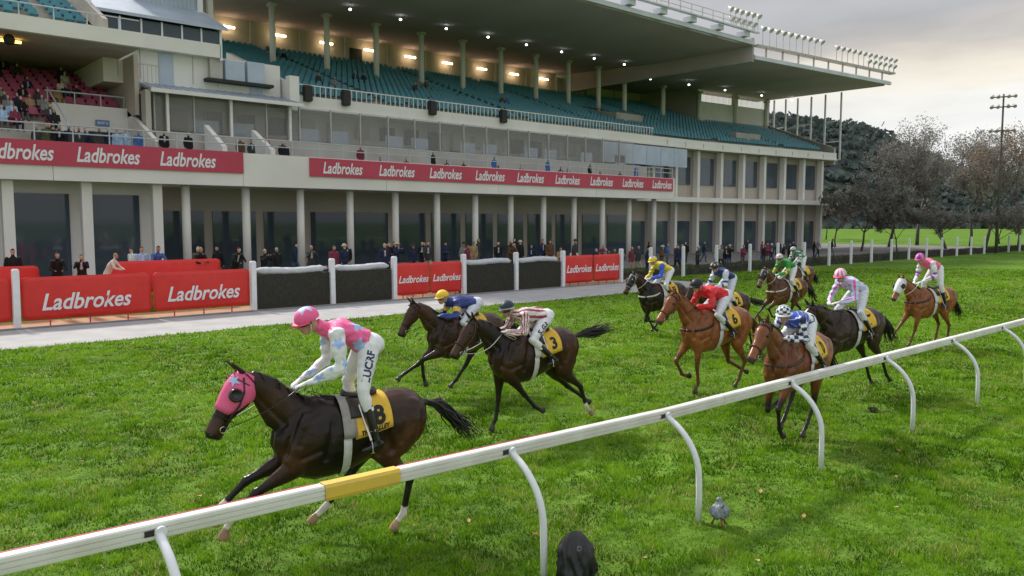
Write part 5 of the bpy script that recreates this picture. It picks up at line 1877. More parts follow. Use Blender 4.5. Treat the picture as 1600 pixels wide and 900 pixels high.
def tree_meshes(seed, H, spread, leaves, palette, bare=0.0, leaf=.22):
    """trunk with recursive limbs, and a crown of small leaf faces hung along the twigs"""
    r_ = random.Random(seed)
    wood = MB()
    tips = []

    def grow(p, d, L, rad, lev):
        n = 3
        pts, rr = [p], [rad]
        q = p
        for i in range(n):
            d = (d + Vector((r_.gauss(0, .14), r_.gauss(0, .14), r_.gauss(0.04, .08)))).normalized()
            q = q + d * (L / n)
            pts.append(q); rr.append(rad * (1 - .45 * (i + 1) / n))
        wood.tube(pts, rr, 6 if lev < 2 else 4, (1, 0, 0))
        if lev >= 2:
            tips.extend([(pts[-1], d, L), (pts[2], d, L)])
        if lev < 4:
            k = r_.randint(3, 4) if lev < 3 else 2
            for j in range(k):
                a = r_.uniform(0, 6.28); tilt = r_.uniform(.35, .85) * spread
                side = Vector((math.cos(a), math.sin(a), 0))
                nd = (d * math.cos(tilt) + side * math.sin(tilt) + Vector((0, 0, .12))).normalized()
                grow(pts[-1] if j < 2 else pts[2], nd, L * r_.uniform(.60, .80), rr[-1] * .8, lev + 1)

    grow(Vector((0, 0, -.2)), Vector((0, 0, 1)), H * .27, H * .010, 0)
    zt = max(t[0].z for t in tips)
    sc = H / zt
    wood.v = [(a * sc, b * sc, c * sc if c > 0 else c) for a, b, c in wood.v]
    rn = np.random.default_rng(seed)
    T = np.array([t[0] for t in tips]) * sc
    idx = rn.integers(0, len(T), leaves)
    c = T[idx] + rn.normal(0, H * .022, (leaves, 3))
    s = leaf * rn.uniform(.5, 1.3, leaves)
    u = rn.normal(0, 1, (leaves, 3)); u /= np.linalg.norm(u, axis=1)[:, None]
    w_ = np.cross(u, rn.normal(0, 1, (leaves, 3))); w_ /= np.linalg.norm(w_, axis=1)[:, None]
    quad = np.empty((leaves, 4, 3))
    quad[:, 0] = c - u * s[:, None]; quad[:, 1] = c + w_ * (s * .5)[:, None]; quad[:, 2] = c + u * s[:, None]; quad[:, 3] = c - w_ * (s * .5)[:, None]
    me = bpy.data.meshes.new('crown')
    me.from_pydata(quad.reshape(-1, 3).tolist(), [], np.arange(4 * leaves).reshape(-1, 4).tolist())
    pal = np.array(palette)
    clump = (np.sin(c[:, 0] * 1.3 + seed) + np.sin(c[:, 1] * 1.1) + np.sin(c[:, 2] * 1.7)) / 3
    k = np.clip(((clump + 1) / 2 + rn.normal(0, .2, leaves)) * len(pal), 0, len(pal) - 1).astype(int)
    set_col(me, np.repeat(pal[k], 4, 0))
    me.materials.append(MAT['leaf_grey'])
    return wood.mesh('trunk'), me


GREYS = [(.17, .16, .15), (.25, .235, .22), (.32, .30, .28), (.21, .20, .185)]
RUST = [(.22, .17, .125), (.34, .21, .12), (.20, .185, .165), (.28, .25, .215)]
GREEN = [(.030, .050, .034), (.045, .066, .042), (.06, .075, .052)]
KINDS = {'sparse': tree_meshes(3, 20, 1.0, 4600, GREYS, leaf=.15), 'dense': tree_meshes(8, 17, 1.15, 8500, GREYS, leaf=.17), 'rusty': tree_meshes(14, 18, 1.05, 4200, RUST, leaf=.16),
         'bush': tree_meshes(20, 10, 1.5, 9000, GREYS, leaf=.19), 'green': tree_meshes(31, 12, 1.2, 9000, GREEN, leaf=.3)}

def pix_to_xy(px, depth):
    """direction of a picture column, at a distance chosen from the tree's size"""
    a = (px - 800) / F_PX
    return (depth * (math.cos(TH) + a * math.sin(TH)), depth * (math.sin(TH) - a * math.cos(TH)))


def tree(kind, x, y, s, rz, extra):
    tw, cr_ = KINDS[kind]
    root = empty('tree', (x, y, 0), rz, extra, 'tree', 'trees beyond the grandstand')
    root.scale = (s, s, s)
    link('trunk', tw, MAT['bark'], root, True)
    o = link('crown', cr_, None, root)
    return root


trees = [('bush', 1345, 96, .88, 'broad low grey-brown tree just past the end of the stand'),
         ('bush', 1305, 112, .85, 'low grey-brown tree half hidden by the end of the stand'),
         ('sparse', 1388, 112, .86, 'thin crowned grey tree rising behind the broad low tree'),
         ('sparse', 1432, 120, .97, 'tall thin crowned grey tree before the densest twiggy one'),
         ('dense', 1478, 104, .84, 'densest twiggy grey-brown tree in the middle of the far row'),
         ('dense', 1515, 116, .93, 'dense twiggy tree behind the densest one, on the mast side'),
         ('sparse', 1538, 106, .82, 'thin crowned grey tree touching the lighting mast'),
         ('rusty', 1590, 100, .84, 'sparse tree with rusty leaves right beside the lighting mast'),
         ('rusty', 1640, 112, .90, 'sparse rusty tree next but one to the lighting mast'),
         ('dense', 1690, 104, .84, 'dense twiggy tree after the two rusty ones'),
         ('green', 1255, 150, .80, 'dark evergreen tree seen through the screen posts of the stand'),
         ('green', 1290, 160, .85, 'dark evergreen tree beside the screen posts of the stand'),
         ('dense', 1560, 128, .90, 'twiggy tree deep behind the lighting mast'),
         ('bush', 1402, 94, .58, 'low bushy tree in front of the thin grey trees'),
         ('bush', 1470, 92, .55, 'bushy little tree in front of the densest twiggy one'),
         ('bush', 1555, 92, .55, 'bushy little tree at the foot of the lighting mast'),
         ('bush', 1625, 94, .6, 'bushy little tree in front of the rusty ones')]
for k, (kind, px, dpt, s, lab) in enumerate(trees):
    x, y = pix_to_xy(px, dpt)
    tree(kind, x, y, s, k * 1.7, lab)

# wooded hill far behind
MAT['hill'] = material('hill_wood', (0.032, 0.046, 0.046), 0.95, color2=(0.044, 0.058, 0.056), scale=0.06, detail=10, bump=1.0, bscale=.3)
hv, hf = [], []
NX, NY = 90, 14
for i in range(NX + 1):
    px = 900 + 1100 * i / NX
    h = float(np.interp(px, [900, 1210, 1260, 1300, 1345, 1380, 1420, 1500, 1700, 2000], [88, 86, 83, 80, 77, 67, 57, 42, 34, 30]))
    for j in range(NY + 1):
        t = j / NY
        d = 420 + 260 * t
        x, y = pix_to_xy(px, d)
        z = h * math.sin(math.pi * min(t * 1.1, 1) * .5 + 0) if t < .9 else h * (1 - (t - .9) * 3)
        z += 2.2 * mnoise.noise(Vector((x * .06, y * .06, 0))) * (t > 0)
        hv.append((x, y, z if j else -1)); 
for i in range(NX):
    for j in range(NY):
        q = i * (NY + 1) + j
        hf.append((q, q + NY + 1, q + NY + 2, q + 1))
tag(MB().add(hv, hf).build('hill', MAT['hill'], None, True), kind='structure')
rn = np.random.default_rng(77)
n = 26000
i = rn.integers(0, len(hv), n)
P = np.array(hv)[i] + rn.normal(0, 1, (n, 3)) * (5, 5, 1.2)
P[:, 2] = np.maximum(P[:, 2], 1)
s = rn.uniform(1.2, 3.0, n)
u = rn.normal(0, 1, (n, 3)); u /= np.linalg.norm(u, axis=1)[:, None]
w_ = np.cross(u, rn.normal(0, 1, (n, 3))); w_ /= np.linalg.norm(w_, axis=1)[:, None]
quad = np.stack([P - u * s[:, None], P + w_ * s[:, None], P + u * s[:, None], P - w_ * s[:, None]], 1)
me = bpy.data.meshes.new('hill_wood')
me.from_pydata(quad.reshape(-1, 3).tolist(), [], np.arange(4 * n).reshape(-1, 4).tolist())
pal = np.array([(.055, .078, .074), (.072, .096, .088), (.092, .112, .104)])  # leaf tones paled to carry the haze of distance
set_col(me, np.repeat(pal[rn.integers(0, 3, n)], 4, 0))
tag(link('hill_wood', me, MAT['leaf_grey']), 'far dark wood covering the hill', 'wood', kind='stuff')

# lighting mast among the trees
mx_, my_ = pix_to_xy(1556, 90)
mast = empty('lighting_mast', (mx_, my_, 0), math.atan2(my_, mx_) - math.pi / 2, 'tall slender lighting mast with clusters of lamps among the grey trees', 'mast')
MB().tube([(0, 0, -.2), (0, 0, 9), (0, 0, 17.6)], [.17, .13, .09], 10, (1, 0, 0)).build('pole', MAT['bark'], mast, True)
for z, n in ((17.3, 2), (16.2, 2), (13.6, 2)):
    MB().box(-1.1, 1.1, -.06, .06, z - .06, z + .06).build('cross_arm', MAT['bark'], mast)
    for s in (-1, -.45, .45, 1):
        mb = MB().tube([(s, 0, z), (s, -.25, z + .15), (s * 1.1, -.5, z + .0), (s * 1.1, -.62, z - .1)], [.06, .13, .19, .2], 10, (1, 0, 0))
        mb.build('lamp_head', MAT['steel'], mast)
# ------------------------------------------------------------------ jockeys
MAT['silk'] = vcol_material('silk', 0.5, 0.35, 20, 0.06, bump=0.35, bscale=16)
MAT['breech'] = vcol_material('breeches', 0.6, 0.3, 20, 0.05, bump=0.3, bscale=14)
MAT['skin'] = vcol_material('skin', 0.55, 0.35, 25, 0.06)
MAT['boot'] = material('boot', (0.014, 0.014, 0.016), 0.25, noise=0.2)
MAT['boot_sole'] = material('boot_foot', (0.05, 0.08, 0.12), 0.35, noise=0.3, scale=14)
MAT['helmet'] = vcol_material('helmet_silk', 0.5, 0.35, 30, 0.05)
MAT['goggles'] = material('goggles', (0.01, 0.01, 0.012), 0.1, noise=0.2)
MAT['navy_print'] = material('navy_print', (0.02, 0.035, 0.12), 0.6, noise=0.1)

CREAM = (0.68, 0.64, 0.58)
WHITE = (0.74, 0.75, 0.78)
PINK = (0.83, 0.13, 0.33)
PALE = (0.36, 0.50, 0.82)
SKIN = (0.52, 0.30, 0.21)

POSES = {
    'crouch': dict(hip=(-.16, 1.80), waist=(.08, 1.86), sho=(.34, 1.90), head=(.58, 2.02), knee=(.24, 1.44), foot=(-.16, 1.08), elbow=(.40, 1.62), hand=(.66, 1.60), look=-12),
    'low': dict(hip=(-.18, 1.76), waist=(.06, 1.80), sho=(.33, 1.80), head=(.58, 1.92), knee=(.22, 1.42), foot=(-.18, 1.07), elbow=(.38, 1.54), hand=(.66, 1.56), look=-10),
    'up': dict(hip=(-.20, 1.93), waist=(.0, 2.03), sho=(.22, 2.10), head=(.44, 2.24), knee=(.12, 1.50), foot=(-.16, 1.07), elbow=(.30, 1.78), hand=(.60, 1.70), look=-15),
    'stand': dict(hip=(-.18, 2.06), waist=(.02, 2.18), sho=(.23, 2.23), head=(.51, 2.35), knee=(-.03, 1.62), foot=(-.16, 1.07), elbow=(.20, 1.86), hand=(.54, 1.70), look=-18),
}


def stripes(freq, c1, c2, phase=0.0, duty=.5):
    def f(V, part, t, ang):
        k = np.mod(ang / (2 * np.pi) * freq + phase, 1) < duty
        return np.where(k[:, None], np.array(c1), np.array(c2))
    return f


def make_jockey(label, horse, spec):
    P = dict(POSES[spec.get('pose', 'crouch')])
    P.update(spec.get('adj', {}))
    hr = horse['root']
    S = Vector((-0.05, 0, 1.5))                     # saddle: the rider's base
    root = empty('jockey', (0, 0, 0), hr.rotation_euler.z, label, 'person', 'jockeys in the race')
    root.scale = hr.scale
    M = Matrix.LocRotScale(hr.location, hr.rotation_euler, hr.scale)
    root.location = M @ S
    v2 = lambda p, y=0.0: Vector((p[0], y, p[1])) - S
    hip, waist, sho, head = v2(P['hip']), v2(P['waist']), v2(P['sho']), v2(P['head'])
    head = sho + (head - sho) * .86
    look = R(P['look'])
    fy = R(spec.get('face', 0))                     # head turned to the left
    fd = Vector((math.cos(look) * math.cos(fy), math.cos(look) * math.sin(fy), math.sin(look)))
    fl = Vector((-math.sin(fy), math.cos(fy), 0))
    fu = fd.cross(fl)
    limbs = []
    LG = {}
    for s in (1, -1):
        hj = hip + Vector((.02, s * .09, -.03))
        kn = v2(P['knee'], s * .285)
        ft = v2(P['foot'], s * .345)
        sj = sho + Vector((-.02, s * .185, -.01))
        el = v2(P['elbow'], s * .30)
        hd_ = v2(P['hand'], s * (.09 if s > 0 else .07)) + Vector((0.03 if s < 0 else 0, 0, 0))
        LG[s] = (hj, kn, ft, sj, el, hd_)
    tdir = (sho - hip).normalized()

    def torso(k):
        m_ = MB()
        m_.tube([hip - tdir * .10, hip - tdir * .03, hip + tdir * .06, waist, waist.lerp(sho, .55), sho - tdir * .02, sho + tdir * .05],
                [(.11 * k, .09 * k), (.165 * k, .125 * k), (.168 * k, .125 * k), (.148 * k, .112 * k), (.168 * k, .128 * k), (.165 * k, .105 * k), (.09 * k, .06 * k)], 18)
        return m_

    def arms(k, m_, t1=.9):
        for s in (1, -1):
            hj, kn, ft, sj, el, hd_ = LG[s]
            m_.ball(sj, .072 * k)
            m_.tube([sj + (sho - sj) * .35, sj, sj.lerp(el, .4), sj.lerp(el, .8), el], [.075 * k, .068 * k, .060 * k, .052 * k, .048 * k], 12)
            m_.ball(el, .049 * k)
            m_.tube([el, el.lerp(hd_, .25), el.lerp(hd_, .6), el.lerp(hd_, t1)], [.047 * k, .049 * k, .040 * k, .032 * k], 12)

    def legs_(k, m_, upto):
        for s in (1, -1):
            hj, kn, ft, sj, el, hd_ = LG[s]
            m_.tube([hip + (hj - hip) * .4, hj, hj.lerp(kn, .35), hj.lerp(kn, .75), kn], [.115 * k, .112 * k, .096 * k, .073 * k, .062 * k], 14)
            m_.ball(kn, .063 * k)
            m_.tube([kn, kn.lerp(ft, .25), kn.lerp(ft, upto)], [.060 * k, .058 * k, .050 * k], 12)

    # body: skin, one continuous surface
    b = torso(.86)
    arms(.74, b, 1.0)
    legs_(.88, b, .8)
    b.tube([sho - tdir * .03, sho.lerp(head, .55), head - fu * .03], [(.075, .075), (.056, .058), (.058, .06)], 12)
    Mh = Matrix((fd, fl, fu)).transposed()
    b.ball(head + fd * -.01 + fu * .02, (.098, .075, .105), 14, 10, Mh)
    b.ball(head + fd * .045 - fu * .065, (.052, .048, .055), 12, 8, Mh)         # jaw
    b.tube([head + fd * .085 + fu * .012, head + fd * .118 - fu * .025, head + fd * .092 - fu * .036], [.010, .017, .012], 8, tuple(fl))   # nose
    b.ball(head + fd * .090 - fu * .062, (.014, .024, .008), 8, 6, Mh)          # lips
    for s in (1, -1):
        b.ball(head + fl * (s * .076) - fd * .012 - fu * .012, (.022, .010, .030), 8, 6, Mh)   # ears
        hj, kn, ft, sj, el, hd_ = LG[s]
        ax = (hd_ - el).normalized()
        sd = Vector((0, 1, 0))
        dn = sd.cross(ax).normalized()
        if dn.z > 0: dn = -dn
        b.tube([hd_ - ax * .04, hd_, hd_ + ax * .05, hd_ + ax * .075], [(.028, .022), (.040, .020), (.042, .018), (.036, .014)], 10, (0, 1, 0))
        for q in range(4):                                                      # curled fingers
            yo = (q - 1.5) * .021
            L = (.030, .034, .033, .026)[q]
            k0 = hd_ + ax * .066 + sd * yo
            b.tube([k0, k0 + ax * L * .8 + dn * .012, k0 + ax * L * .7 + dn * (.014 + L), k0 - ax * .012 + dn * (.016 + L)], [.0105, .010, .0095, .008], 7, (0, 1, 0))
        k0 = hd_ + ax * .015 - sd * (s * .036)
        b.tube([k0, k0 + ax * .030 + dn * .020 - sd * (s * .006), k0 + ax * .052 + dn * .034 + sd * (s * .012)], [.012, .011, .008], 7, (0, 1, 0))
    me = remeshed(b, .0085 if spec.get('leg_text') else .0115, 2, .5, 'jockey_body')
    V = verts_of(me)
    c = np.tile(np.array(spec.get('skin', SKIN)), (len(V), 1))
    q = V - np.array(head)
    u_ = q @ np.array(fu); f_ = q @ np.array(fd)
    c[(np.abs(u_ + .062) < .008) & (f_ > .075)] = (0.40, 0.17, 0.14)
    glove = spec.get('glove', (0.70, 0.70, 0.72))
    for s in (1, -1):
        d, _ = seg_dist(V, LG[s][5] - (LG[s][5] - LG[s][4]).normalized() * .02, LG[s][5] + (LG[s][5] - LG[s][4]).normalized() * .09)
        c[d < .075] = glove
    me.materials.append(MAT['skin'])
    set_col(me, c)
    link('body', me, None, root)

    # jersey
    j = torso(1.14)
    arms(1.17, j, .88)
    j.tube([sho + tdir * .0, sho.lerp(head, .35), sho.lerp(head, .62)], [(.10, .095), (.078, .078), (.068, .068)], 12)
    jm = remeshed(j, .0125 if hr.location.x < 15 else .016, 3, .5, 'jersey')
    # cut away below the waist
    bm = bmesh.new(); bm.from_mesh(jm)
    bmesh.ops.bisect_plane(bm, geom=bm.verts[:] + bm.edges[:] + bm.faces[:], plane_co=hip + tdir * .055, plane_no=-tdir, clear_outer=True)
    # keep the hands side: the plane also cuts nothing else because arms lie ahead of it
    bm.to_mesh(jm); bm.free()
    V = verts_of(jm)
    nzz = vnoise(V[:, 0] + V[:, 1] * .7, V[:, 2] + V[:, 1] * .3, 26, 6)
    nor = np.empty(len(jm.vertices) * 3); jm.vertices.foreach_get('normal', nor)
    nz2 = vnoise(V[:, 0] * .5 + V[:, 2] * 1.6, V[:, 1] * 1.2 + V[:, 0] * .4, 11, 2)
    V2 = V + nor.reshape(-1, 3) * ((nzz - .5) * .016 + (nz2 - .5) * .034)[:, None]                    # wind ripples
    jm.vertices.foreach_set('co', V2.ravel())
    part = np.zeros(len(V), int); tt = np.zeros(len(V)); best = np.full(len(V), 9.0)
    segs = [(hip, sho, 0, .16)]
    for s in (1, -1):
        segs += [(LG[s][3], LG[s][4], 1 if s > 0 else 2, .065), (LG[s][4], LG[s][5], 3 if s > 0 else 4, .045)]
    for a, b_, pid, rr in segs:
        d, t = seg_dist(V, a, b_)
        d = d / rr
        k = d < best
        best[k] = d[k]; part[k] = pid; tt[k] = t[k]
    ang = np.zeros(len(V))
    for a, b_, pid, rr in segs:
        k = part == pid
        ax = np.array((b_ - a).normalized())
        r1 = np.array([0, 1.0, 0]); r1 = r1 - ax * (r1 @ ax); r1 /= np.linalg.norm(r1)
        r2 = np.cross(ax, r1)
        w = V[k] - np.array(a)
        ang[k] = np.arctan2(w @ r2, w @ r1)
    cols = spec['jersey'](V, part, tt, ang)
    jm.materials.append(MAT['silk'])
    set_col(jm, cols)
    link('jersey', jm, None, root, True)

    # breeches
    br = MB()
    br.tube([hip - tdir * .10, hip - tdir * .03, hip + tdir * .05, hip + tdir * .10], [(.12, .10), (.172, .132), (.170, .126), (.156, .116)], 18)
    br.ball(hip - tdir * .05 + Vector((-.01, 0, .01)), (.13, .15, .12))
    legs_(1.06, br, .42)
    bm_ = remeshed(br, .014 if hr.location.x < 15 else .018, 3, .5, 'breeches')
    V = verts_of(bm_)
    nzz = vnoise(V[:, 0] * 1.4 + V[:, 1], V[:, 2] + V[:, 1] * .4, 20, 9)
    nor = np.empty(len(bm_.vertices) * 3); bm_.vertices.foreach_get('normal', nor)
    bm_.vertices.foreach_set('co', (V + nor.reshape(-1, 3) * ((nzz - .5) * .018)[:, None]).ravel())
    c = np.tile(np.array(spec.get('breech', WHITE)), (len(V), 1))
    bm_.materials.append(MAT['breech'])
    set_col(bm_, c)
    bo = link('breeches', bm_, None, root, True)
    if spec.get('leg_text'):
        hj, kn = LG[1][0], LG[1][1]
        tm = text_mesh(spec['leg_text'], 0.115, 0.0, 0.004)
        tv = verts_of(tm)
        ax = (hj - kn).normalized()                                             # text reads from knee to hip
        out = Vector((0, 1, 0)); out = (out - ax * out.dot(ax)).normalized()
        sdv = ax.cross(out).normalized()                                        # across the thigh
        mid = hj.lerp(kn, .50)
        new = np.empty_like(tv)
        tree_ = bvh_of(bm_)
        for i, (u, v_, _) in enumerate(tv):
            o_ = mid + ax * u - sdv * v_
            hit = tree_.ray_cast(o_ + out * .4, -out)[0]
            new[i] = (hit if hit is not None else o_ + out * .09) + out * .005
        tm.vertices.foreach_set('co', new.ravel()); tm.update()
        link('thigh_lettering', tm, MAT['navy_print'], bo)
    # boots with stirrups
    for s in (1, -1):
        hj, kn, ft, sj, el, hd_ = LG[s]
        bt = MB()
        bt.tube([kn.lerp(ft, .30), kn.lerp(ft, .34), kn.lerp(ft, .6), kn.lerp(ft, .88), ft], [.058, .056, .052, .040, .040], 14)
        toe = Vector((1, s * .12, -.12)).normalized()
        bt.tube([ft - toe * .07 - Vector((0, 0, .03)), ft - toe * .02 - Vector((0, 0, .03)), ft + toe * .09 - Vector((0, 0, .045)), ft + toe * .16 - Vector((0, 0, .05)), ft + toe * .185 - Vector((0, 0, .048))],
                [(.030, .034), (.036, .046), (.040, .032), (.034, .024), (.012, .010)], 12)
        bo_ = link('boot', remeshed(bt, .012, 3, .5, 'boot'), MAT['boot'], root, True)
        si = MB()
        c0 = ft + toe * .07 - Vector((0, 0, .085))
        si.box(c0.x - .02, c0.x + .02, c0.y - .055, c0.y + .055, c0.z - .008, c0.z + .002)
        top = c0 + Vector((0, 0, .115))
        arc = [c0 + Vector((0, .055 * math.cos(w), .115 * math.sin(w))) for w in np.linspace(0, math.pi, 9)]
        si.tube(arc, .006, 6, (1, 0, 0))
        si.tube([top, top.lerp(Vector((.06, s * .26, -.02)), .97)], [(.004, .012), (.004, .012)], 6)
        si.build('stirrup', MAT['metal'], bo_)
    # helmet and silk cap
    hc = head + fu * .045 - fd * .012
    hm = MB()
    rings, N_ = 10, 24
    vs, fs = [], []
    for i in range(rings + 1):
        ph = R(97) * i / rings
        for k in range(N_):
            a = 2 * math.pi * k / N_
            vs.append(hc + fu * (.118 * math.cos(ph)) + fd * (.138 * math.sin(ph) * math.cos(a)) + fl * (.116 * math.sin(ph) * math.sin(a)))
    for i in range(rings):
        for k in range(N_):
            k2 = (k + 1) % N_
            fs.append((i * N_ + k, (i + 1) * N_ + k, (i + 1) * N_ + k2, i * N_ + k2))
    hm.add(vs, fs)
    hme = hm.mesh('helmet')
    # refine so that the cap pattern is crisp
    bm = bmesh.new(); bm.from_mesh(hme)
    bmesh.ops.remove_doubles(bm, verts=bm.verts, dist=1e-5)
    bmesh.ops.subdivide_edges(bm, edges=bm.edges[:], cuts=2, use_grid_fill=True)
    for v in bm.verts:
        w = v.co - hc
        e = math.sqrt((w.dot(fu) / .118) ** 2 + (w.dot(fd) / .138) ** 2 + (w.dot(fl) / .116) ** 2)
        if e > 0: v.co = hc + w / e
    bm.to_mesh(hme); bm.free()
    V = verts_of(hme) - np.array(hc)
    az = np.arctan2(V @ np.array(fl), V @ np.array(fd)); el_ = (V @ np.array(fu)) / .118
    set_col(hme, spec['cap'](az, el_))
    hme.materials.append(MAT['helmet'])
    ho = link('helmet', hme, None, root, True)
    md = ho.modifiers.new('solid', 'SOLIDIFY'); md.thickness = .008
    pk = MB()
    pv, pf = [], []
    for i in range(3):
        for k in range(13):
            a = R(-70 + 140 * k / 12)
            ext = (.0, .028, .048)[i] * math.cos(a * .95)
            pv.append(hc - fu * (.012 + .010 * i) + fd * ((.136 + ext) * math.cos(a)) + fl * ((.115 + ext * .6) * math.sin(a)))
    for i in range(2):
        for k in range(12):
            q = i * 13 + k
            pf.append((q, q + 1, q + 14, q + 13))
    pk.add(pv, pf)
    pme_ = pk.mesh('peak'); set_col(pme_, np.tile(np.array(spec.get('peak', (0.02, 0.02, 0.02))), (len(pv), 1)))
    pme_.materials.append(MAT['helmet'])
    po = link('peak', pme_, None, ho, True)
    md = po.modifiers.new('solid', 'SOLIDIFY'); md.thickness = .006
    # goggles, chin strap
    gg = MB()
    gp = [head + fu * .012 + fd * (.100 * math.cos(a)) + fl * (.086 * math.sin(a)) for a in np.linspace(-1.5, 1.5, 13)]
    gg.tube(gp, [(.024, .010)] * 3 + [(.030, .014)] * 7 + [(.024, .010)] * 3, 8, tuple(fu))
    gg.build('goggles', MAT['goggles'], root, True)
    cs = MB()
    cp = [head + fl * (.088 * math.cos(a)) + fd * .02 - fu * (.118 * math.sin(a)) for a in np.linspace(0, math.pi, 13)]
    cs.tube(cp, [(.009, .004)] * 13, 6, tuple(fd))
    cs.build('chin_strap', MAT['strap_white' if spec.get('chin', 'w') == 'w' else 'leather'], root, True)
    # reins: from the bit rings to the hands, a loop hanging between
    inv = root.matrix_basis.inverted() @ M
    rm = MAT[spec.get('rein', 'leather')]
    for s in (1, -1):
        bit = inv @ horse['bit'][0 if s > 0 else 1]
        h_ = LG[s][5] + Vector((.03, 0, -.02))
        sag = spec.get('sag', .02)
        pts_ = []
        for k in range(9):
            t = k / 8
            p = bit.lerp(h_, t) + Vector((0, s * .10 * math.sin(math.pi * t), -sag * math.sin(math.pi * t)))
            pts_.append(p)
        MB().tube(pts_, [(.004, .011)] * 9, 6, (0, 0, 1)).build('rein', rm, root, True)
    lp = [] if not spec.get('loop') else [LG[1][5] + Vector((.02, 0, -.03)) + Vector((-.17 * math.sin(t), .05 + .13 * math.sin(t * .5), -.08 * math.sin(t) - .02 * math.sin(2 * t))) for t in np.linspace(0, math.pi, 9)]
    if lp: MB().tube(lp, [(.004, .010)] * 9, 6, (0, 0, 1)).build('rein_loop', rm, root, True)
    # whip
    if spec.get('whip'):
        h0 = LG[-1][5] if spec['whip'] > 0 else LG[1][5]
        e = h0 + Vector((-.35, -.10, .38))
        MB().tube([h0 - (e - h0) * .15, h0.lerp(e, .3), e], [.009, .008, .004], 6).build('whip', MAT['leather'], root, True)
    return {'root': root, 'S': S, 'hip': hip, 'sho': sho, 'tdir': tdir}
# ------------------------------------------------------------------ the field of eleven
def solid(c):
    return lambda V, part, t, ang: np.tile(np.array(c), (len(V), 1))


def cap_solid(c):
    return lambda az, el: np.tile(np.array(c), (len(az), 1))


def stars(base, sleeve, star, seed=0):
    """body of one colour, sleeves of another, both with five-pointed stars"""
    def f(V, part, t, ang):
        c = np.where((part == 0)[:, None], np.array(base), np.array(sleeve))
        for k in range(9):
            if k < 3:
                sel = part == 0; t0, a0, r0 = (.80, -1.45, .12), (.45, 1.2, .11), (.30, -.3, .10)
                tc_, ac_, rc_ = (t0, a0, r0)[k]; wa, wt = .165, .48
            else:
                sel = part == (1, 3, 2, 4, 1, 3)[k - 3]; tc_ = (.30, .55, .35, .6, .85, .15)[k - 3]; ac_ = (.2, .4, 1.2, .5, -1.0, 1.6)[k - 3]; rc_ = .060; wa, wt = .058, .32
            du = (t - tc_) * wt; dv = (np.mod(ang - ac_ + np.pi, 2 * np.pi) - np.pi) * wa
            r_ = np.hypot(du, dv); w = np.mod(np.arctan2(dv, du) * 5 / (2 * np.pi), 1)
            lim = rc_ * (0.45 + 0.55 * np.abs(w * 2 - 1))
            c = np.where((sel & (r_ < lim))[:, None], np.array(star), c)
        return c
    return f


def cap_star(base, star):
    def f(az, el):
        c = np.tile(np.array(base), (len(az), 1))
        rr = np.arccos(np.clip(el, -1, 1)); w = np.mod((az + .6) * 5 / (2 * np.pi), 1)
        k = rr < .95 * (.42 + .58 * np.abs(w * 2 - 1)) ** 1.3
        c[k] = star
        return c
    return f


def cap_bands(c1, c2, n):
    def f(az, el):
        k = np.mod((az + .2) / (2 * np.pi) * n, 1) < .5
        return np.where(k[:, None], np.array(c1), np.array(c2))
    return f


def cap_check(c1, c2):
    def f(az, el):
        rr = np.arccos(np.clip(el, -1, 1))
        k = (np.floor(az / (2 * np.pi) * 12) + np.floor(rr / .36)) % 2 == 0
        return np.where(k[:, None], np.array(c1), np.array(c2))
    return f


def cap_spots(c1, c2):
    def f(az, el):
        rr = np.arccos(np.clip(el, -1, 1))
        k = (np.abs(rr - 1.0) < .20) & (np.abs(np.mod(az / (2 * np.pi) * 7, 1) - .5) < .22)
        return np.where(k[:, None], np.array(c2), np.array(c1))
    return f


def jersey_bands(body, sleeve, cuff=None, extra=None):
    def f(V, part, t, ang):
        c = np.where((part == 0)[:, None], np.array(body), np.array(sleeve))
        if cuff is not None:
            k = ((part == 3) | (part == 4)) & (t > .10) & (t < .30)
            k |= ((part == 1) | (part == 2)) & (t > .70) & (t < .86)
            c = np.where(k[:, None], np.array(cuff), c)
        if extra is not None:
            c = extra(c, V, part, t, ang)
        return c
    return f


def check(c1, c2, body):
    def f(V, part, t, ang):
        n = np.where(part == 0, 5, 4)
        k = (np.floor(t * np.where(part == 0, 5, 5)) + np.floor((ang + np.pi) / (2 * np.pi) * np.where(part == 0, 8, 4))) % 2 == 0
        c = np.where(k[:, None], np.array(c1), np.array(c2))
        c[(part == 0) & (t > .35)] = body
        kk = (part == 0) & (t > .30) & (np.mod(ang * 2 + t * 9, 1.9) < .25)
        c[kk] = c2
        return c
    return f


BLACKISH = dict(coat=(0.080, 0.033, 0.017), coat2=(0.011, 0.0085, 0.0075), muzzle_tan=(0.10, 0.05, 0.028))
DARKBAY = dict(coat=(0.105, 0.044, 0.024), coat2=(0.030, 0.017, 0.012), muzzle_tan=(0.10, 0.05, 0.03))
BAY = dict(coat=(0.16, 0.062, 0.030), coat2=(0.085, 0.034, 0.019))
CHESTNUT = dict(coat=(0.33, 0.115, 0.040), coat2=(0.22, 0.075, 0.028), points=(0.13, 0.050, 0.022), hair='hair_chestnut', muzzle_c=(0.10, 0.065, 0.05))
REACH = (45, 28, 38, 50, 35)          # hind leg swung forward under the belly
PUSH = (8, -50, -18, -45, -60)        # hind leg trailing after push-off
FOLD = (10, 55, -35, -75, -100)       # foreleg lifted and folded
EXT = (20, 52, 48, 45, 25)            # foreleg stretched forward

HORSES = []


def runner(key, hlabel, jlabel, loc, veer, hs, js):
    h = make_horse('racehorse', hlabel, loc, veer, hs)
    j = make_jockey(jlabel, h, js)
    HORSES.append((h, j))


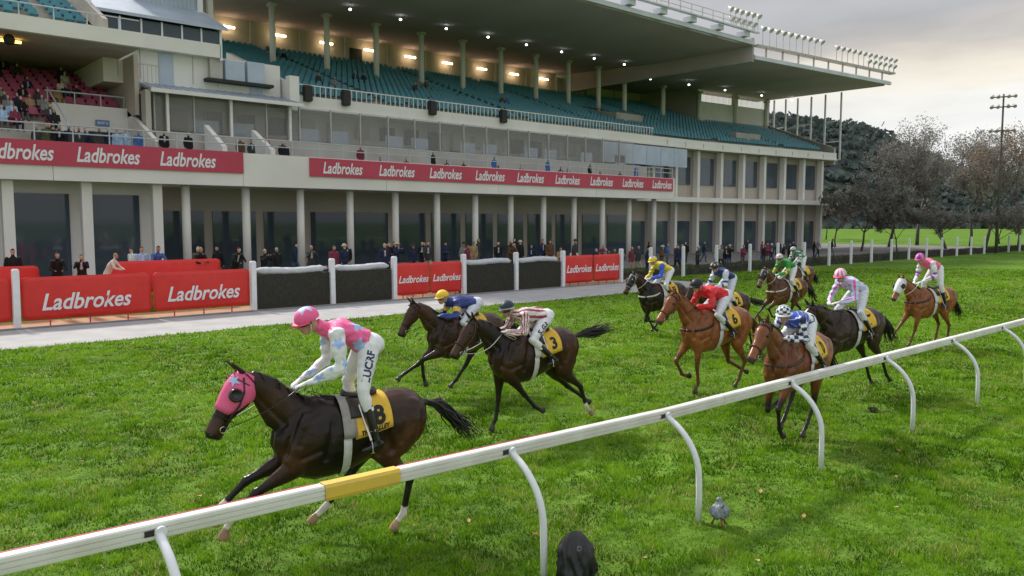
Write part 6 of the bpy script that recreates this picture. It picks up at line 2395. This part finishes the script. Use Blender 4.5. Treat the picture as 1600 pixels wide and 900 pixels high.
runner(1, 'almost black horse in a pink blinker hood with four white feet', 'jockey in pink vest, white starred sleeves and pink cap standing in the stirrups',
       (4.47, 7.62), 14,
       dict(BLACKISH, scale=1.02, LF=(18, 62, 46, 30, 10), RF=(26, 68, 48, 30, 10), RH=(54, 36, 42, 54, 35), LH=(40, -45, 12, 42, 22), neck=42, head=-56, yaw=10,
            tail=(-12, -42, -50), socks=('LF', 'RF', 'LH', 'RH'), hood='pink', hood_star=True, number='8', lettering='THE VALLEY', pad='pad_grey', voxel=.014, ears=10),
       dict(pose='stand', jersey=stars(PINK, WHITE, PALE), cap=cap_star(PINK, (0.45, 0.58, 0.85)), peak=(0.70, 0.06, 0.16), leg_text='LUCRF', face=22, breech=WHITE, loop=True))
runner(2, 'dark bay horse with forelegs stretched, between the path and a black horse', 'jockey in navy and yellow silks with a bright yellow cap',
       (10.13, 12.7), 12,
       dict(DARKBAY, LF=FOLD[:1] + (72, -6, -15, -30), RF=(20, 52, 62, 58, 45), RH=REACH, LH=PUSH, neck=38, head=-58, yaw=8, tail=(-20, -40, -50), number='4', blaze=(.018, .34), voxel=.017),
       dict(pose='low', jersey=jersey_bands((0.035, 0.055, 0.22), (0.035, 0.055, 0.24), None,
            lambda c, V, part, t, ang: np.where((((part == 1) | (part == 2)) & (t > .30) & (t < .62))[:, None], np.array((0.80, 0.55, 0.05)), c)),
            cap=cap_solid((0.84, 0.56, 0.05)), peak=(0.70, 0.45, 0.05), face=15, breech=(0.62, 0.66, 0.76)))
runner(3, 'black horse with white reins, chased along the middle of the track', 'jockey in maroon and cream striped silks with a dark blue cap',
       (9.2, 9.7), 11,
       dict(BLACKISH, LF=(-5, -40, -42, -60, -75), RF=(0, 4, 10, 32, 8), LH=(2, -52, -20, -40, -55), RH=(12, -46, -55, -50, -60), neck=34, head=-50, yaw=8, tail=(10, 2, 12),
            number='3', socks=('LH',), pad='pad_white', bridle='strap_brown', noseroll=None, voxel=.016),
       dict(pose='low', jersey=stripes(9, (0.30, 0.03, 0.09), CREAM, .2, .42), cap=lambda az, el: np.where((el < .10)[:, None], np.array((0.62, 0.60, 0.56)), np.array((0.022, 0.035, 0.055))),
            face=22, breech=WHITE, leg_text='SLGR', rein='strap_white', loop=True, sag=.10, skin=(0.45, 0.26, 0.18)))
runner(4, 'black horse in a black hood galloping past the end of the red fence panels', 'jockey in yellow silks with blue sleeve panels',
       (20.0, 15.3), 16,
       dict(BLACKISH, LF=(5, 18, -80, -95, -100), RF=(0, -22, -30, -55, -70), RH=REACH, LH=PUSH, neck=40, head=-52, yaw=12, hood='hood_black', bridle='strap_white', breast='strap_white', number='5', voxel=.022),
       dict(pose='up', jersey=jersey_bands((0.72, 0.58, 0.06), (0.05, 0.11, 0.62), None,
            lambda c, V, part, t, ang: np.where(((part == 2) | (part == 4))[:, None], np.array((0.72, 0.58, 0.06)), c)), cap=cap_star((0.78, 0.60, 0.06), (0.10, 0.18, 0.66)),
            peak=(0.75, 0.55, 0.05), face=10, rein='strap_white', sag=.05))
runner(5, 'bright chestnut horse with a breast strap and flaxen ears, black 6 on its cloth', 'jockey in scarlet silks with a plain black cap',
       (14.1, 9.4), 14,
       dict(CHESTNUT, RF=(10, 42, -30, -70, -95), LF=(0, 2, -8, 30, 5), LH=(18, -34, 22, 40, 20), RH=(30, -15, -62, -60, -70), neck=42, head=-46, yaw=6, tail=(-35, -60, -75), number='6',
            bridle='strap_brown', breast='leather', scale=1.02, voxel=.017),
       dict(pose='crouch', jersey=solid((0.66, 0.025, 0.035)), cap=cap_solid((0.016, 0.018, 0.018)), face=15, chin='b', glove=(0.02, 0.02, 0.02), whip=1, breech=(0.66, 0.69, 0.76)))
runner(6, 'black-brown horse half hidden behind the bright chestnut one', 'jockey in navy silks with yellow spots on a navy cap',
       (18.5, 12.1), 10,
       dict(BLACKISH, LF=EXT, RF=FOLD, LH=PUSH, RH=REACH, neck=38, head=-50, yaw=4, tail=(-15, -20, -10), number='2', breast='strap_white', voxel=.022),
       dict(pose='up', jersey=jersey_bands((0.030, 0.045, 0.16), (0.62, 0.66, 0.76), (0.03, 0.045, 0.16)), cap=cap_spots((0.022, 0.032, 0.09), (0.80, 0.50, 0.12)), face=18, breech=(0.62, 0.66, 0.76)))
runner(7, 'bay horse in a black hood with white breast girth', 'jockey in green silks with yellow armbands and a pale spotted cap',
       (24.6, 13.7), 12,
       dict(BAY, LF=FOLD, RF=EXT, LH=REACH, RH=PUSH, neck=44, head=-52, yaw=10, hood='hood_black', hood_end=.52, bridle='strap_white', breast='strap_white', number='9', voxel=.022),
       dict(pose='up', jersey=jersey_bands((0.04, 0.26, 0.05), (0.04, 0.30, 0.06), (0.82, 0.52, 0.04)), cap=cap_spots((0.60, 0.58, 0.56), (0.65, 0.12, 0.20)), face=20, rein='strap_white', sag=.06))
runner(8, 'bay horse at the back against the open fence posts', 'jockey in dark green silks with white diamonds',
       (32.0, 17.3), 10,
       dict(BAY, LF=EXT, RF=FOLD, LH=PUSH, RH=REACH, neck=40, head=-50, yaw=4, tail=(-40, -60, -70), number='1', voxel=.026),
       dict(pose='up', jersey=check((0.03, 0.16, 0.10), (0.70, 0.72, 0.74), (0.04, 0.22, 0.12)), cap=cap_check((0.03, 0.16, 0.10), (0.7, 0.72, 0.74)), face=15))
runner(9, 'dark brown horse with a bushy tail alongside the white rail', 'jockey in pale blue and pink striped silks with a pink banded cap',
       (16.1, 7.5), 13,
       dict(DARKBAY, coat=(0.052, 0.030, 0.022), LF=(5, 40, -70, -95, -110), RF=(5, 30, -40, -80, -90), LH=(5, -45, -25, -45, -55), RH=(20, -30, -20, -30, -45), neck=24, head=-52, yaw=6, tail=(-20, -55, -72),
            number='7', blaze=(.02, .30), voxel=.019),
       dict(pose='up', jersey=lambda V, part, t, ang: np.where((((part == 0) & (np.abs(np.mod(ang / (2 * np.pi) * 6, 1) - .5) < .10)) | ((part > 0) & (np.abs(np.mod(ang / (2 * np.pi) * 3, 1) - .5) < .13)))[:, None], np.array((0.80, 0.10, 0.36)), np.array((0.52, 0.62, 0.86))),
            cap=cap_bands((0.82, 0.16, 0.36), (0.74, 0.76, 0.80), 9), peak=(0.75, 0.1, 0.3), face=18, breech=(0.66, 0.68, 0.76)))
runner(10, 'reddish bay horse with lifted forelegs running close behind the white rail', 'jockey in royal blue and white checked silks with a checked cap',
       (11.95, 6.42), -2,
       dict(BAY, coat=(0.26, 0.088, 0.034), coat2=(0.16, 0.055, 0.024), LF=(8, 36, -12, -40, -70), RF=(5, 12, -105, -120, -130), LH=(30, 5, 35, 45, 30), RH=REACH, neck=38, head=-44, yaw=4, tail=(-30, -60, -75),
            number='10', bridle='strap_brown', breast='strap_brown', voxel=.017, muzzle_c=(0.06, 0.045, 0.04)),
       dict(pose='low', jersey=check((0.018, 0.035, 0.10), (0.72, 0.73, 0.76), (0.05, 0.10, 0.50)), cap=cap_check((0.72, 0.74, 0.76), (0.02, 0.03, 0.08)), peak=(0.6, 0.6, 0.62), face=22, breech=(0.70, 0.72, 0.76)))
runner(11, 'light chestnut horse in a white blinker hood, last of the field', 'jockey in hot pink silks and white sleeves with a purple quartered cap',
       (23.5, 8.75), 20,
       dict(CHESTNUT, coat=(0.28, 0.10, 0.036), LF=(5, 10, 22, 35, 10), RF=(15, 40, 45, 40, 20), LH=(30, -35, 5, 35, 15), RH=(40, -30, 15, 35, 15), neck=36, head=-50, yaw=12, tail=(-55, -68, -62),
            hair='hair_black', hood='hood_white', hood_end=.66, number='12', breast='leather', bridle='strap_white', voxel=.020),
       dict(pose='stand', jersey=jersey_bands((0.83, 0.16, 0.33), WHITE, (0.30, 0.08, 0.42)), cap=cap_bands((0.24, 0.07, 0.40), (0.78, 0.18, 0.40), 4),
            peak=(0.6, 0.1, 0.3), face=20, rein='strap_white', breech=(0.72, 0.74, 0.78)))
